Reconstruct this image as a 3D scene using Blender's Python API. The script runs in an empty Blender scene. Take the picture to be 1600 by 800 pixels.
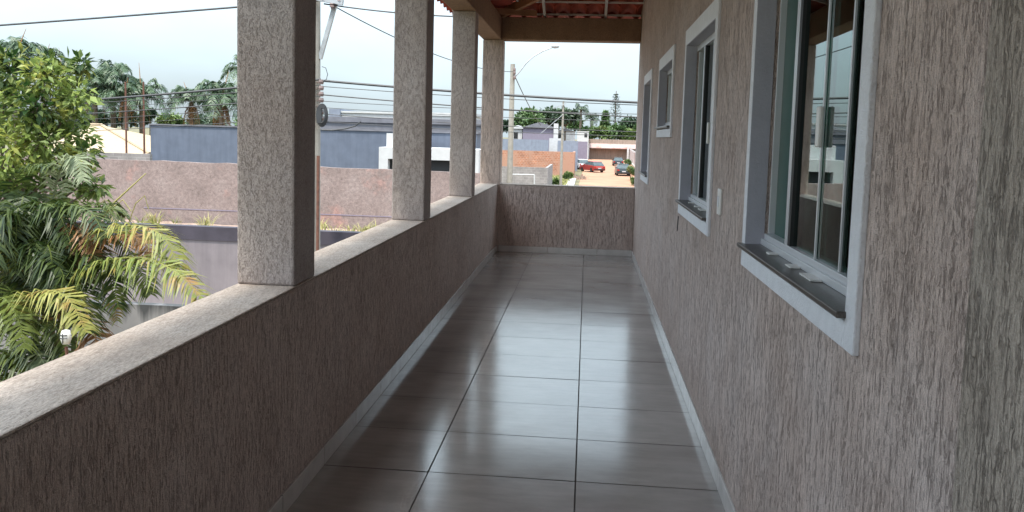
import bpy, bmesh, math, random
from mathutils import Vector, Matrix, noise
R = math.radians
C = bpy.context.scene
COL = C.collection

# ------------------------------------------------------------------ camera
F_PX, CY_PX = 1263.32, 323.86            # focal length and principal row in pixels of a 1600 px wide frame
YAW, PITCH, ROLL, EYE = .0907, .0877, .0277, 1.5
def cam_axes():
    c, s = math.cos(YAW), math.sin(YAW); cp, sp = math.cos(PITCH), math.sin(PITCH)
    f = Vector((-s*cp, c*cp, -sp)); r = Vector((c, s, 0)); u = r.cross(f)
    a, b = math.cos(ROLL), math.sin(ROLL)
    return a*r+b*u, a*u-b*r, f
CR, CU, CF = cam_axes()
cd = bpy.data.cameras.new('camera'); cam = bpy.data.objects.new('camera', cd); COL.objects.link(cam)
m = Matrix((CR, CU, -CF)).transposed().to_4x4(); m.translation = (0, 0, EYE); cam.matrix_world = m
cd.sensor_width = 36; cd.sensor_fit = 'HORIZONTAL'; cd.lens = F_PX/1600*36
cd.shift_y = -(400-CY_PX)/1600; cd.clip_start = .05; cd.clip_end = 5000
C.camera = cam
def at(px, py, X=None, Y=None, Z=None):
    "point of the place seen at a pixel of the photograph, on a plane X, Y or Z = const"
    d = CF + (px-800)/F_PX*CR - (py-CY_PX)/F_PX*CU
    if X is not None: t = X/d.x
    elif Y is not None: t = Y/d.y
    else: t = (Z-EYE)/d.z
    return Vector((0, 0, EYE)) + t*d

# ------------------------------------------------------------------ sky, sun, exposure
SUN_EL, SUN_AZ = R(67), R(203)           # azimuth clockwise from +Y
sd = Vector((math.sin(SUN_AZ)*math.cos(SUN_EL), math.cos(SUN_AZ)*math.cos(SUN_EL), math.sin(SUN_EL)))
w = bpy.data.worlds.new('World'); C.world = w; w.use_nodes = True
wn, wl = w.node_tree.nodes, w.node_tree.links; wn.clear()
sky = wn.new('ShaderNodeTexSky'); sky.sky_type = 'NISHITA'; sky.sun_disc = False
sky.sun_elevation = SUN_EL; sky.sun_rotation = SUN_AZ; sky.dust_density = 3.0; sky.air_density = 1.0; sky.ozone_density = 1.0
tc = wn.new('ShaderNodeTexCoord'); mp = wn.new('ShaderNodeMapping'); mp.inputs['Scale'].default_value = (1, 1, 2.4)
nz = wn.new('ShaderNodeTexNoise'); nz.inputs['Scale'].default_value = 1.7; nz.inputs['Detail'].default_value = 6; nz.inputs['Roughness'].default_value = .5
rp = wn.new('ShaderNodeValToRGB'); rp.color_ramp.elements[0].position = .36; rp.color_ramp.elements[0].color = (.45,)*3+(1,)
rp.color_ramp.elements[1].position = .66; rp.color_ramp.elements[1].color = (.93,)*3+(1,)
mx = wn.new('ShaderNodeMix'); mx.data_type = 'RGBA'; mx.inputs['B'].default_value = (5.9, 7.1, 7.8, 1)
# overcast sky is brighter overhead than near the horizon
sx_ = wn.new('ShaderNodeSeparateXYZ'); wl.new(tc.outputs['Generated'], sx_.inputs[0])
el_ = wn.new('ShaderNodeMapRange'); el_.inputs['From Min'].default_value = .0; el_.inputs['From Max'].default_value = .9; el_.inputs['To Min'].default_value = .62; el_.inputs['To Max'].default_value = 2.5; wl.new(sx_.outputs[2], el_.inputs[0])
vm_ = wn.new('ShaderNodeVectorMath'); vm_.operation = 'SCALE'; wl.new(mx.outputs['Result'], vm_.inputs[0]); wl.new(el_.outputs[0], vm_.inputs['Scale'])
bg = wn.new('ShaderNodeBackground'); bg.inputs['Strength'].default_value = .105
wo = wn.new('ShaderNodeOutputWorld')
wl.new(tc.outputs['Generated'], mp.inputs[0]); wl.new(mp.outputs[0], nz.inputs['Vector']); wl.new(nz.outputs[0], rp.inputs[0])
wl.new(rp.outputs[0], mx.inputs['Factor']); wl.new(sky.outputs[0], mx.inputs['A']); wl.new(vm_.outputs[0], bg.inputs[0]); wl.new(bg.outputs[0], wo.inputs[0])
sl = bpy.data.lights.new('sun', 'SUN'); sl.energy = 2.8; sl.angle = R(6); sl.color = (1, .94, .85)
so = bpy.data.objects.new('sun', sl); COL.objects.link(so); so.rotation_euler = sd.to_track_quat('Z', 'Y').to_euler()
C.view_settings.view_transform = 'Standard'; C.view_settings.look = 'None'; C.view_settings.gamma = 1
C.view_settings.use_curve_mapping = False; C.view_settings.exposure = 1.12
C.render.engine = 'CYCLES'; C.cycles.max_bounces = 10; C.cycles.diffuse_bounces = 6; C.cycles.transparent_max_bounces = 16
C.cycles.sample_clamp_indirect = 6

# ------------------------------------------------------------------ materials
def newmat(name):
    m = bpy.data.materials.new(name); m.use_nodes = True; n = m.node_tree
    return m, n.nodes, n.links, n.nodes['Principled BSDF']
def noise_node(n, l, vec, scale, detail=4, rough=.55, sc=None):
    t = n.new('ShaderNodeTexNoise'); t.inputs['Scale'].default_value = scale; t.inputs['Detail'].default_value = detail; t.inputs['Roughness'].default_value = rough
    if sc:
        mp = n.new('ShaderNodeMapping'); mp.inputs['Scale'].default_value = sc; l.new(vec, mp.inputs[0]); vec = mp.outputs[0]
    l.new(vec, t.inputs['Vector']); return t.outputs[0]
def ramp(n, l, fac, stops):
    r = n.new('ShaderNodeValToRGB'); e = r.color_ramp.elements
    while len(e) < len(stops): e.new(.5)
    for q, (p, c) in zip(e, stops): q.position = p; q.color = (tuple(c) if hasattr(c, '__len__') else (c,)*3) + (1,)
    l.new(fac, r.inputs[0]); return r.outputs[0]
def mixc(n, l, fac, a, b, mode='MIX'):
    m = n.new('ShaderNodeMix'); m.data_type = 'RGBA'; m.blend_type = mode
    for s, v in (('Factor', fac), ('A', a), ('B', b)):
        if isinstance(v, (int, float)): m.inputs[s].default_value = v
        elif hasattr(v, 'is_output') or hasattr(v, 'links'): l.new(v, m.inputs[s])
        else: m.inputs[s].default_value = tuple(v)+(1,)
    return m.outputs['Result']
def bump(n, l, h, strength, dist, bs):
    b = n.new('ShaderNodeBump'); b.inputs['Strength'].default_value = strength; b.inputs['Distance'].default_value = dist
    l.new(h, b.inputs['Height']); l.new(b.outputs[0], bs.inputs['Normal'])
def simple(name, col, rough=.7, metal=0, var=.25, scale=3, bmp=0, bscale=60, sc=None, spec=None):
    "plain colour broken by two scales of noise"
    m, n, l, bs = newmat(name); g = n.new('ShaderNodeNewGeometry').outputs['Position']
    a = noise_node(n, l, g, scale, 5, .6, sc); lo = [c*(1-var) for c in col]; hi = [min(1, c*(1+var)) for c in col]
    l.new(ramp(n, l, a, [(.3, lo), (.7, hi)]), bs.inputs['Base Color'])
    bs.inputs['Roughness'].default_value = rough; bs.inputs['Metallic'].default_value = metal
    if spec is not None: bs.inputs['Specular IOR Level'].default_value = spec
    if bmp: bump(n, l, noise_node(n, l, g, bscale, 4, .6, sc), bmp, .01, bs)
    return m
def plaster(name, base, groove, sc, gpos=(.34, .47), tint=(1.0, .93, .88), rough=.85, bstr=.8):
    "combed texture render: short wandering grooves in a pinkish brown coat"
    m, n, l, bs = newmat(name); g = n.new('ShaderNodeNewGeometry').outputs['Position']
    wob = n.new('ShaderNodeTexNoise'); wob.inputs['Scale'].default_value = 22; l.new(g, wob.inputs['Vector'])
    v = n.new('ShaderNodeVectorMath'); v.operation = 'MULTIPLY_ADD'; l.new(wob.outputs[1], v.inputs[0]); v.inputs[1].default_value = (.022,)*3; l.new(g, v.inputs[2])
    a = noise_node(n, l, v.outputs[0], 1, 3, .55, sc)
    sc2 = tuple(c*2.3 for c in sc); b = noise_node(n, l, g, 1, 2, .5, sc2)
    ab = n.new('ShaderNodeMath'); ab.operation = 'SUBTRACT'; l.new(a, ab.inputs[0]); ab.inputs[1].default_value = .5
    ab2 = n.new('ShaderNodeMath'); ab2.operation = 'ABSOLUTE'; l.new(ab.outputs[0], ab2.inputs[0])
    pres = ramp(n, l, noise_node(n, l, g, 1, 3, .6, tuple(c*.55 for c in sc)), [(.36, .09), (.62, -.0)])
    pr = n.new('ShaderNodeMath'); pr.operation = 'ADD'; l.new(ab2.outputs[0], pr.inputs[0]); l.new(pres, pr.inputs[1])
    gr = ramp(n, l, pr.outputs[0], [(gpos[0], 0), (gpos[1], 1)])
    grain = noise_node(n, l, g, 260, 2, .6)
    big = noise_node(n, l, g, 2.2, 5, .6); mid = noise_node(n, l, g, 7, 5, .65, (1, 1, .25))
    c = mixc(n, l, gr, groove, base)
    c = mixc(n, l, 1.0, c, ramp(n, l, b, [(.3, .72), (.62, 1.12)]), 'MULTIPLY')
    c = mixc(n, l, 1.0, c, ramp(n, l, grain, [(.3, .85), (.7, 1.1)]), 'MULTIPLY')
    c = mixc(n, l, 1.0, c, ramp(n, l, big, [(.3, tuple(t*.88 for t in tint)), (.7, (1.06, 1.05, 1.05))]), 'MULTIPLY')
    c = mixc(n, l, 1.0, c, ramp(n, l, mid, [(.3, .88), (.7, 1.07)]), 'MULTIPLY')
    l.new(c, bs.inputs['Base Color']); bs.inputs['Roughness'].default_value = rough; bs.inputs['Specular IOR Level'].default_value = .25
    h = n.new('ShaderNodeMath'); h.operation = 'MULTIPLY_ADD'; l.new(gr, h.inputs[0]); h.inputs[1].default_value = 1; l.new(grain, h.inputs[2])
    bump(n, l, h.outputs[0], bstr, .004, bs); return m
M = {}
BASE, GROOVE = (.60, .50, .452), (.40, .325, .29)
M['comb'] = plaster('combed_plaster', BASE, GROOVE, (150, 150, 19), (.01, .085), bstr=1.0)
M['comb_dark'] = plaster('dark_combed_plaster', (.41, .36, .31), (.24, .205, .175), (115, 115, 14), (.01, .09), bstr=1.0)  # darker, greyer combed plaster for the pilaster
M['worm'] = plaster('stippled_plaster', (.475, .42, .40), (.36, .31, .29), (150, 150, 60), (.01, .09))
M['cap'] = plaster('coping_plaster', (.49, .425, .37), (.40, .34, .29), (110, 28, 60), (.012, .09), bstr=.5)
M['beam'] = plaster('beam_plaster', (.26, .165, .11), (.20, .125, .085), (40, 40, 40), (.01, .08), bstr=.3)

def tile_floor():
    m, n, l, bs = newmat('porcelain_floor'); g = n.new('ShaderNodeNewGeometry').outputs['Position']
    a = noise_node(n, l, g, 1, 6, .62, (1.3, 3.2, 1)); b = noise_node(n, l, g, 1, 4, .6, (6, 30, 1))
    c = ramp(n, l, a, [(.3, (.24, .215, .198)), (.5, (.305, .278, .258)), (.72, (.37, .34, .317))])
    c = mixc(n, l, 1.0, c, ramp(n, l, b, [(.3, .93), (.7, 1.05)]), 'MULTIPLY')
    at_ = n.new('ShaderNodeAttribute'); at_.attribute_name = 'tone'
    c = mixc(n, l, 1.0, c, at_.outputs['Color'], 'MULTIPLY')
    l.new(c, bs.inputs['Base Color'])
    d = noise_node(n, l, g, 5, 5, .65); l.new(ramp(n, l, d, [(.3, .14), (.7, .185)]), bs.inputs['Roughness'])
    bs.inputs['Specular IOR Level'].default_value = 1.0; bs.inputs['IOR'].default_value = 1.75
    bump(n, l, noise_node(n, l, g, 3.5, 2, .5), .05, .01, bs)
    return m
M['tile'] = tile_floor()
M['grout'] = simple('grout', (.075, .062, .055), .9)
M['skirt'] = simple('skirting_tile', (.52, .49, .465), .2, scale=8, var=.12)
M['white_paint'] = simple('white_paint', (.70, .70, .72), .6, var=.06, scale=20, bmp=.5, bscale=130)
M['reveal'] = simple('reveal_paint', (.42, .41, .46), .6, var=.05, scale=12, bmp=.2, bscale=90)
M['granite'] = simple('granite', (.075, .063, .055), .3, var=.5, scale=190)
M['alu'] = simple('white_aluminium', (.66, .67, .69), .3, metal=.35, var=.05)
M['alu_grey'] = simple('grey_aluminium', (.33, .34, .36), .3, metal=.7, var=.05)
M['black'] = simple('black_rubber', (.012, .012, .013), .5)
M['plastic'] = simple('white_plastic', (.72, .70, .66), .35, var=.03)
M['inner'] = simple('interior_wall', (.42, .39, .35), .8)
M['dark_room'] = simple('interior_dark', (.10, .09, .08), .8)
def glass(name, tint, refl=1.5):
    m, n, l, bs = newmat(name); n.remove(bs); out = n['Material Output']
    geo = n.new('ShaderNodeNewGeometry'); ma = n.new('ShaderNodeMath'); ma.operation = 'MULTIPLY_ADD'
    l.new(geo.outputs['Backfacing'], ma.inputs[0]); ma.inputs[1].default_value = 1/refl-refl; ma.inputs[2].default_value = refl
    fr = n.new('ShaderNodeFresnel'); l.new(ma.outputs[0], fr.inputs['IOR'])
    tr = n.new('ShaderNodeBsdfTransparent'); tr.inputs[0].default_value = tint+(1,)
    gl = n.new('ShaderNodeBsdfGlossy'); gl.inputs['Roughness'].default_value = .0; gl.inputs[0].default_value = (.95, 1, .99, 1)
    mi = n.new('ShaderNodeMixShader'); l.new(fr.outputs[0], mi.inputs[0]); l.new(tr.outputs[0], mi.inputs[1]); l.new(gl.outputs[0], mi.inputs[2]); l.new(mi.outputs[0], out.inputs[0])
    return m
M['glass'] = glass('tinted_glass', (.42, .60, .54), 1.9)
M['green_opaque'] = simple('green_pane', (.05, .105, .09), .3, spec=.12, var=.12)  # opaque dull green in place of see-through glass
def brick(name, c1, c2, mortar, sx, sz, rough=.9, patch=None):
    m, n, l, bs = newmat(name); g = n.new('ShaderNodeNewGeometry').outputs['Position']
    sp = n.new('ShaderNodeSeparateXYZ'); l.new(g, sp.inputs[0]); cb = n.new('ShaderNodeCombineXYZ')
    ad = n.new('ShaderNodeMath'); ad.operation = 'ADD'; l.new(sp.outputs[0], ad.inputs[0]); l.new(sp.outputs[1], ad.inputs[1])
    l.new(ad.outputs[0], cb.inputs[0]); l.new(sp.outputs[2], cb.inputs[1])
    b = n.new('ShaderNodeTexBrick'); b.inputs['Scale'].default_value = 1; b.inputs['Brick Width'].default_value = sx; b.inputs['Row Height'].default_value = sz
    b.inputs['Mortar Size'].default_value = .012; b.inputs['Color1'].default_value = c1+(1,); b.inputs['Color2'].default_value = c2+(1,); b.inputs['Mortar'].default_value = mortar+(1,)
    l.new(cb.outputs[0], b.inputs['Vector']); c = b.outputs[0]
    t = noise_node(n, l, g, 1.2, 6, .7); c = mixc(n, l, 1.0, c, ramp(n, l, t, [(.3, .7), (.7, 1.25)]), 'MULTIPLY')
    if patch: c = mixc(n, l, ramp(n, l, noise_node(n, l, g, .55, 6, .7), [(.42, 0), (.5, 1)]), c, patch)
    l.new(c, bs.inputs['Base Color']); bs.inputs['Roughness'].default_value = rough
    return m
def pink_block():
    "old cement render, blotchy pink, pocked, a few darker spots and cement courses"
    m, n, l, bs = newmat('old_pink_render'); g = n.new('ShaderNodeNewGeometry').outputs['Position']
    a = noise_node(n, l, g, 1.0, 8, .7); b = noise_node(n, l, g, 9, 6, .75); s = noise_node(n, l, g, 22, 3, .6, (1, 1, 1.6))
    c = ramp(n, l, a, [(.32, (.175, .14, .13)), (.5, (.235, .185, .172)), (.68, (.27, .222, .208))])
    c = mixc(n, l, ramp(n, l, noise_node(n, l, g, .45, 5, .7), [(.55, 0), (.68, .55)]), c, (.44, .23, .19))
    c = mixc(n, l, 1.0, c, ramp(n, l, b, [(.33, .68), (.62, 1.15)]), 'MULTIPLY')
    c = mixc(n, l, 1.0, c, ramp(n, l, s, [(.32, .4), (.42, 1.0)]), 'MULTIPLY')
    l.new(c, bs.inputs['Base Color']); bs.inputs['Roughness'].default_value = .95
    bump(n, l, b, .5, .03, bs); return m
M['pink'] = pink_block()
def streaky(name, base, dark, top=None, h=None, rough=.85):
    "painted wall with vertical rain streaks that start at its top"
    m, n, l, bs = newmat(name); g = n.new('ShaderNodeNewGeometry').outputs['Position']
    a = noise_node(n, l, g, 1, 6, .65, (5, 5, .35)); b = noise_node(n, l, g, 2, 5, .6)
    if top is not None:
        sp = n.new('ShaderNodeSeparateXYZ'); l.new(g, sp.inputs[0])
        mr = n.new('ShaderNodeMapRange'); mr.inputs['From Min'].default_value = top-h; mr.inputs['From Max'].default_value = top
        mr.inputs['To Min'].default_value = -.25; mr.inputs['To Max'].default_value = .2; l.new(sp.outputs[2], mr.inputs[0])
        ad = n.new('ShaderNodeMath'); ad.operation = 'ADD'; l.new(a, ad.inputs[0]); l.new(mr.outputs[0], ad.inputs[1]); a = ad.outputs[0]
    c = mixc(n, l, ramp(n, l, a, [(.42, 0), (.66, 1)]), base, dark)
    c = mixc(n, l, 1.0, c, ramp(n, l, b, [(.3, .87), (.7, 1.1)]), 'MULTIPLY')
    l.new(c, bs.inputs['Base Color']); bs.inputs['Roughness'].default_value = rough; return m
M['mould'] = streaky('mouldy_render', (.215, .205, .205), (.05, .05, .052), -.99, .42)
M['mauve'] = streaky('mauve_paint', (.20, .172, .178), (.16, .138, .145))
M['coping'] = simple('dark_coping', (.05, .042, .055), .8)
M['blue'] = streaky('slate_blue_paint', (.11, .13, .175), (.092, .11, .15))
M['blue_grey'] = streaky('blue_grey_paint', (.20, .225, .28), (.17, .19, .245))
M['off_white'] = simple('off_white_paint', (.47, .47, .47), .7, var=.08)
M['pale'] = simple('pale_grey_paint', (.45, .45, .46), .7, var=.1)
M['roof_grey'] = simple('grey_roof_sheet', (.14, .14, .16), .7, var=.2, scale=2)
M['cream_roof'] = simple('cream_clay_tiles', (.36, .28, .185), .8, var=.15, scale=5, bmp=.6, bscale=18, sc=(1, 3, 1))
M['mauve_far'] = simple('mauve_far_paint', (.20, .175, .225), .8, var=.08)
M['red_brick'] = brick('orange_brick', (.38, .16, .09), (.29, .12, .07), (.42, .33, .27), .32, .2, patch=(.36, .20, .14))
M['grey_block'] = brick('grey_block', (.25, .23, .22), (.21, .19, .185), (.29, .27, .26), .4, .2)
M['clay_fence'] = brick('rust_brick', (.36, .17, .13), (.29, .14, .12), (.38, .30, .28), .3, .2, patch=(.33, .24, .22))
M['end_wall'] = streaky('brown_render', (.30, .23, .185), (.21, .16, .13))
M['concrete'] = simple('pole_concrete', (.27, .25, .215), .85, var=.15, scale=6)
M['rust'] = simple('rusty_steel', (.13, .055, .035), .8, var=.4, scale=9)
M['cable'] = simple('black_cable', (.03, .032, .035), .6)
M['galv'] = simple('galvanised_steel', (.36, .38, .40), .5, metal=.3)
M['porc'] = simple('insulator', (.18, .13, .12), .3)
M['earth_road'] = simple('dusty_street', (.31, .165, .10), .95, var=.18, scale=.5)
M['asphalt'] = simple('asphalt', (.10, .09, .085), .9, var=.3, scale=4)
M['kerbm'] = simple('kerb_concrete', (.42, .40, .37), .9)
M['ground'] = simple('grassy_soil', (.13, .115, .06), 1, var=.6, scale=.7)
M['rubble'] = simple('rubble_soil', (.27, .19, .15), 1, var=.7, scale=6)
M['terracotta'] = simple('clay_tiles', (.34, .06, .035), .75, var=.35, scale=5)
M['wood'] = simple('rafter_wood', (.30, .145, .07), .7, var=.3, scale=3)
M['steel_white'] = simple('painted_steel', (.55, .50, .48), .5)
M['deck'] = simple('slab_concrete', (.35, .33, .31), .9)
def leafmat(name, dark, light, yellow=None, scale=3.0, trans=.35, yamt=.62, rough=.45):
    m, n, l, bs = newmat(name); g = n.new('ShaderNodeNewGeometry')
    a = n.new('ShaderNodeAttribute'); a.attribute_name = 'tone'
    c = ramp(n, l, a.outputs['Fac'], [(.0, dark), (1., light)])
    if yellow: c = mixc(n, l, ramp(n, l, noise_node(n, l, g.outputs['Position'], scale, 4, .65), [(yamt-.1, 0), (yamt+.08, .9)]), c, yellow)
    l.new(c, bs.inputs['Base Color']); bs.inputs['Roughness'].default_value = rough; bs.inputs['Specular IOR Level'].default_value = .4
    tr = n.new('ShaderNodeBsdfTranslucent'); l.new(c, tr.inputs[0]); mi = n.new('ShaderNodeMixShader'); mi.inputs[0].default_value = trans
    l.new(bs.outputs[0], mi.inputs[1]); l.new(tr.outputs[0], mi.inputs[2]); l.new(mi.outputs[0], n['Material Output'].inputs[0]); return m
M['leaf_near'] = leafmat('lime_leaves', (.022, .055, .012), (.30, .38, .10), (.40, .38, .08), 3.2, .4)
M['frond'] = leafmat('palm_green', (.014, .034, .008), (.16, .20, .045), None)
M['frond_y'] = leafmat('palm_yellowing', (.13, .19, .035), (.33, .31, .09), (.34, .17, .055), 4.0)
M['frond_s'] = leafmat('palm_silvery', (.06, .09, .045), (.30, .34, .20), None)
M['far_palm'] = leafmat('far_palm_green', (.03, .06, .035), (.10, .155, .075), None, trans=.2)
M['far_leaf'] = leafmat('far_tree_green', (.055, .10, .04), (.14, .22, .08), None, trans=.2)
M['far_dark'] = leafmat('far_dark_green', (.03, .055, .035), (.085, .13, .07), None, trans=.15)
M['far_light'] = leafmat('far_bush_green', (.06, .11, .035), (.17, .24, .08), (.27, .24, .09), .6, trans=.2)
M['grassm'] = leafmat('dry_grass', (.12, .15, .04), (.42, .38, .15), None)
M['dead'] = leafmat('dead_fronds', (.15, .075, .035), (.46, .25, .11), None)
M['bark'] = simple('bark', (.13, .10, .075), .95, var=.35, scale=14, sc=(1, 1, .3))
M['cane'] = simple('cane_stem', (.12, .11, .045), .6, var=.4, scale=8)
M['car_dark'] = simple('dark_green_car_paint', (.012, .022, .024), .18, var=.05)
M['car_black'] = simple('black_car_paint', (.012, .013, .016), .18, var=.05)
M['car_red'] = simple('red_car_paint', (.26, .035, .025), .3, var=.05)
M['car_silver'] = simple('pale_car_paint', (.55, .55, .56), .25, var=.05)
M['car_glass'] = simple('car_glass', (.05, .07, .075), .05)
M['tyre'] = simple('tyre', (.015, .015, .015), .8)
M['lamp_red'] = simple('tail_lamp', (.35, .02, .015), .2)
M['lamp_white'] = simple('lamp_lens', (.7, .7, .68), .2)

# ------------------------------------------------------------------ geometry helpers
class MB:
    def __init__(s): s.v = []; s.f = []; s.mi = []; s.tone = []
    def quad(s, p, t=1., mi=0):
        b = len(s.v); s.v += [tuple(q) for q in p]; s.f.append(tuple(range(b, b+len(p)))); s.mi.append(mi); s.tone.append(t)
    def box(s, x0, x1, y0, y1, z0, z1, mi=0, t=1., faces='xXyYzZ'):
        b = len(s.v); s.v += [(x, y, z) for z in (z0, z1) for y in (y0, y1) for x in (x0, x1)]
        for k, f in zip('zZyYxX', [(0, 2, 3, 1), (4, 5, 7, 6), (0, 1, 5, 4), (2, 6, 7, 3), (0, 4, 6, 2), (1, 3, 7, 5)]):
            if k in faces: s.f.append(tuple(b+i for i in f)); s.mi.append(mi); s.tone.append(t)
        return s
    def bar(s, a, b, w, h=None, mi=0, t=1.):
        "rectangular bar between two points"
        a, b = Vector(a), Vector(b); h = h or w; d = (b-a).normalized(); up = Vector((0, 0, 1)) if abs(d.z) < .95 else Vector((0, 1, 0))
        r = d.cross(up).normalized(); u = r.cross(d); base = len(s.v)
        for p in (a, b):
            for i, j in ((-1, -1), (1, -1), (1, 1), (-1, 1)): s.v.append(tuple(p+r*i*w/2+u*j*h/2))
        for f in [(0, 3, 2, 1), (4, 5, 6, 7), (0, 1, 5, 4), (1, 2, 6, 5), (2, 3, 7, 6), (3, 0, 4, 7)]:
            s.f.append(tuple(base+i for i in f)); s.mi.append(mi); s.tone.append(t)
        return s
    def tube(s, pts, rad, n=8, mi=0, t=1., cap=True):
        pts = [Vector(p) for p in pts]; rad = rad if hasattr(rad, '__len__') else [rad]*len(pts); base = len(s.v)
        for i, p in enumerate(pts):
            d = (pts[min(i+1, len(pts)-1)]-pts[max(i-1, 0)]).normalized(); up = Vector((0, 0, 1)) if abs(d.z) < .9 else Vector((0, 1, 0))
            r = d.cross(up).normalized(); u = r.cross(d)
            for k in range(n): a = 2*math.pi*k/n; s.v.append(tuple(p+(r*math.cos(a)+u*math.sin(a))*rad[i]))
        for i in range(len(pts)-1):
            for k in range(n):
                s.f.append((base+i*n+k, base+i*n+(k+1) % n, base+(i+1)*n+(k+1) % n, base+(i+1)*n+k)); s.mi.append(mi); s.tone.append(t)
        if cap:
            s.f.append(tuple(base+k for k in range(n))[::-1]); s.f.append(tuple(base+(len(pts)-1)*n+k for k in range(n))); s.mi += [mi]*2; s.tone += [t]*2
        return s
    def lathe(s, c, prof, n=16, axis='Z', mi=0):
        c = Vector(c); base = len(s.v)
        for r, h in prof:
            for k in range(n):
                a = 2*math.pi*k/n; x, y = r*math.cos(a), r*math.sin(a)
                s.v.append(tuple(c + (Vector((x, y, h)) if axis == 'Z' else Vector((h, x, y)) if axis == 'X' else Vector((x, h, y)))))
        for i in range(len(prof)-1):
            for k in range(n):
                s.f.append((base+i*n+k, base+i*n+(k+1) % n, base+(i+1)*n+(k+1) % n, base+(i+1)*n+k)); s.mi.append(mi); s.tone.append(1.)
        return s
    def build(s, name, mats, parent=None, smooth=False, bevel=0):
        me = bpy.data.meshes.new(name); org = Vector(parent.get('org', (0, 0, 0))) if parent else Vector((0, 0, 0))
        me.from_pydata([tuple(Vector(v)-org) for v in s.v], [], s.f)
        for mm in (mats if isinstance(mats, (list, tuple)) else [mats]): me.materials.append(mm)
        me.polygons.foreach_set('material_index', s.mi)
        a = me.attributes.new('tone', 'FLOAT_COLOR', 'CORNER')
        vals = []
        for p in me.polygons:
            t = s.tone[p.index]
            for _ in range(p.loop_total): vals += [t, t, t, 1]
        a.data.foreach_set('color', vals)
        if smooth: me.polygons.foreach_set('use_smooth', [True]*len(me.polygons))
        me.update(); o = bpy.data.objects.new(name, me); COL.objects.link(o)
        if parent: o.parent = parent; o['org'] = tuple(org)
        if bevel:
            b = o.modifiers.new('bevel', 'BEVEL'); b.width = bevel; b.segments = 2; b.limit_method = 'ANGLE'
        return o
def tag(o, label=None, cat=None, group=None, kind=None):
    if label: o['label'] = label
    if cat: o['category'] = cat
    if group: o['group'] = group
    if kind: o['kind'] = kind
    return o
def thing(name, loc, label, cat, group=None):
    o = bpy.data.objects.new(name, None); COL.objects.link(o); o.location = loc; o.empty_display_size = .2
    o['org'] = tuple(loc); return tag(o, label, cat, group)
def copy_tree(o, parent=None):
    c = o.copy(); COL.objects.link(c); c.parent = parent
    for ch in [q for q in bpy.data.objects if q.parent == o]: copy_tree(ch, c)
    return c
def wall_with_holes(mb, x0, x1, ya, yb, za, zb, holes, mi=0):
    "wall slab along Y with rectangular openings (y0,y1,z0,z1)"
    ys = sorted({ya, yb} | {h[0] for h in holes} | {h[1] for h in holes}); zs = sorted({za, zb} | {h[2] for h in holes} | {h[3] for h in holes})
    for i in range(len(ys)-1):
        for j in range(len(zs)-1):
            cy, cz = (ys[i]+ys[i+1])/2, (zs[j]+zs[j+1])/2
            if any(h[0] < cy < h[1] and h[2] < cz < h[3] for h in holes): continue
            for X, fl in ((x0, False), (x1, True)):
                q = [(X, ys[i], zs[j]), (X, ys[i], zs[j+1]), (X, ys[i+1], zs[j+1]), (X, ys[i+1], zs[j])]
                mb.quad(q[::-1] if fl else q, mi=mi)
    for h in holes:
        mb.quad([(x0, h[0], h[2]), (x1, h[0], h[2]), (x1, h[0], h[3]), (x0, h[0], h[3])][::-1], mi=mi)
        mb.quad([(x0, h[1], h[2]), (x1, h[1], h[2]), (x1, h[1], h[3]), (x0, h[1], h[3])], mi=mi)
        mb.quad([(x0, h[0], h[3]), (x1, h[0], h[3]), (x1, h[1], h[3]), (x0, h[1], h[3])], mi=mi)
        mb.quad([(x0, h[0], h[2]), (x1, h[0], h[2]), (x1, h[1], h[2]), (x0, h[1], h[2])][::-1], mi=mi)

# ------------------------------------------------------------------ setting: ground, streets
GZ = -3.0
g = MB(); g.quad([(-1500, -1500, GZ), (1500, -1500, GZ), (1500, 2500, GZ), (-1500, 2500, GZ)]); tag(g.build('ground', M['ground']), kind='structure')
g = MB(); g.quad([(-80, 11.6, GZ+.004), (60, 11.6, GZ+.004), (60, 16.2, GZ+.004), (-80, 16.2, GZ+.004)]); tag(g.build('cross_road', M['asphalt']), kind='structure')
g = MB(); g.quad([(-1.05, 16.2, GZ+.008), (4.9, 16.2, GZ+.008), (8.7, 178, GZ+.008), (-.1, 178, GZ+.008)]); tag(g.build('far_road', M['earth_road']), kind='structure')
g = MB(); g.box(-80, -1.3, 16.2, 17.95, GZ, GZ+.13); g.box(-1.9, -1.3, 17.95, 88, GZ, GZ+.12)
tag(g.build('pavement', M['kerbm']), kind='structure')
g = MB(); g.box(-1.3, -1.12, 16.2, 88, GZ, GZ+.14); g.bar((5.1, 16.2, GZ+.07), (9.0, 178, GZ+.07), .3, .14); tag(g.build('kerb', M['kerbm']), kind='structure')
# raised lot behind the mauve retaining wall
g = MB(); random.seed(4)
nx, ny = 60, 12
def lotz(i, j):
    return -1.02 - .7*j/ny + noise.noise(Vector((i*.7, j*.9, 3)))*.1
for i in range(nx):
    for j in range(ny):
        P = [(-30+27.5*a/nx, 18.2+7.75*b/ny, lotz(a, b)) for a, b in ((i, j), (i+1, j), (i+1, j+1), (i, j+1))]
        g.quad(P)
g.box(-30, -2.5, 18.21, 25.9, GZ+.01, -1.8, faces='xXyY')
tag(g.build('raised_ground', M['rubble']), kind='structure')

# ------------------------------------------------------------------ the house the veranda belongs to
XL, XO, XR, YF, HP, ZB, PT = -1.14, -1.376, .6226, 10.407, .8752, 2.722, 3.01
YN = -3.2
house = thing('house', (0, 0, 0), 'pinkish brown plastered house with tiled veranda, square pillars and a clay tile roof', 'house')
def pier(mb, y0, y1, x0=XO, x1=XL, z0=HP, z1=ZB):
    mb.box(x0, x1, y0, y1, z0, z1)
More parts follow.
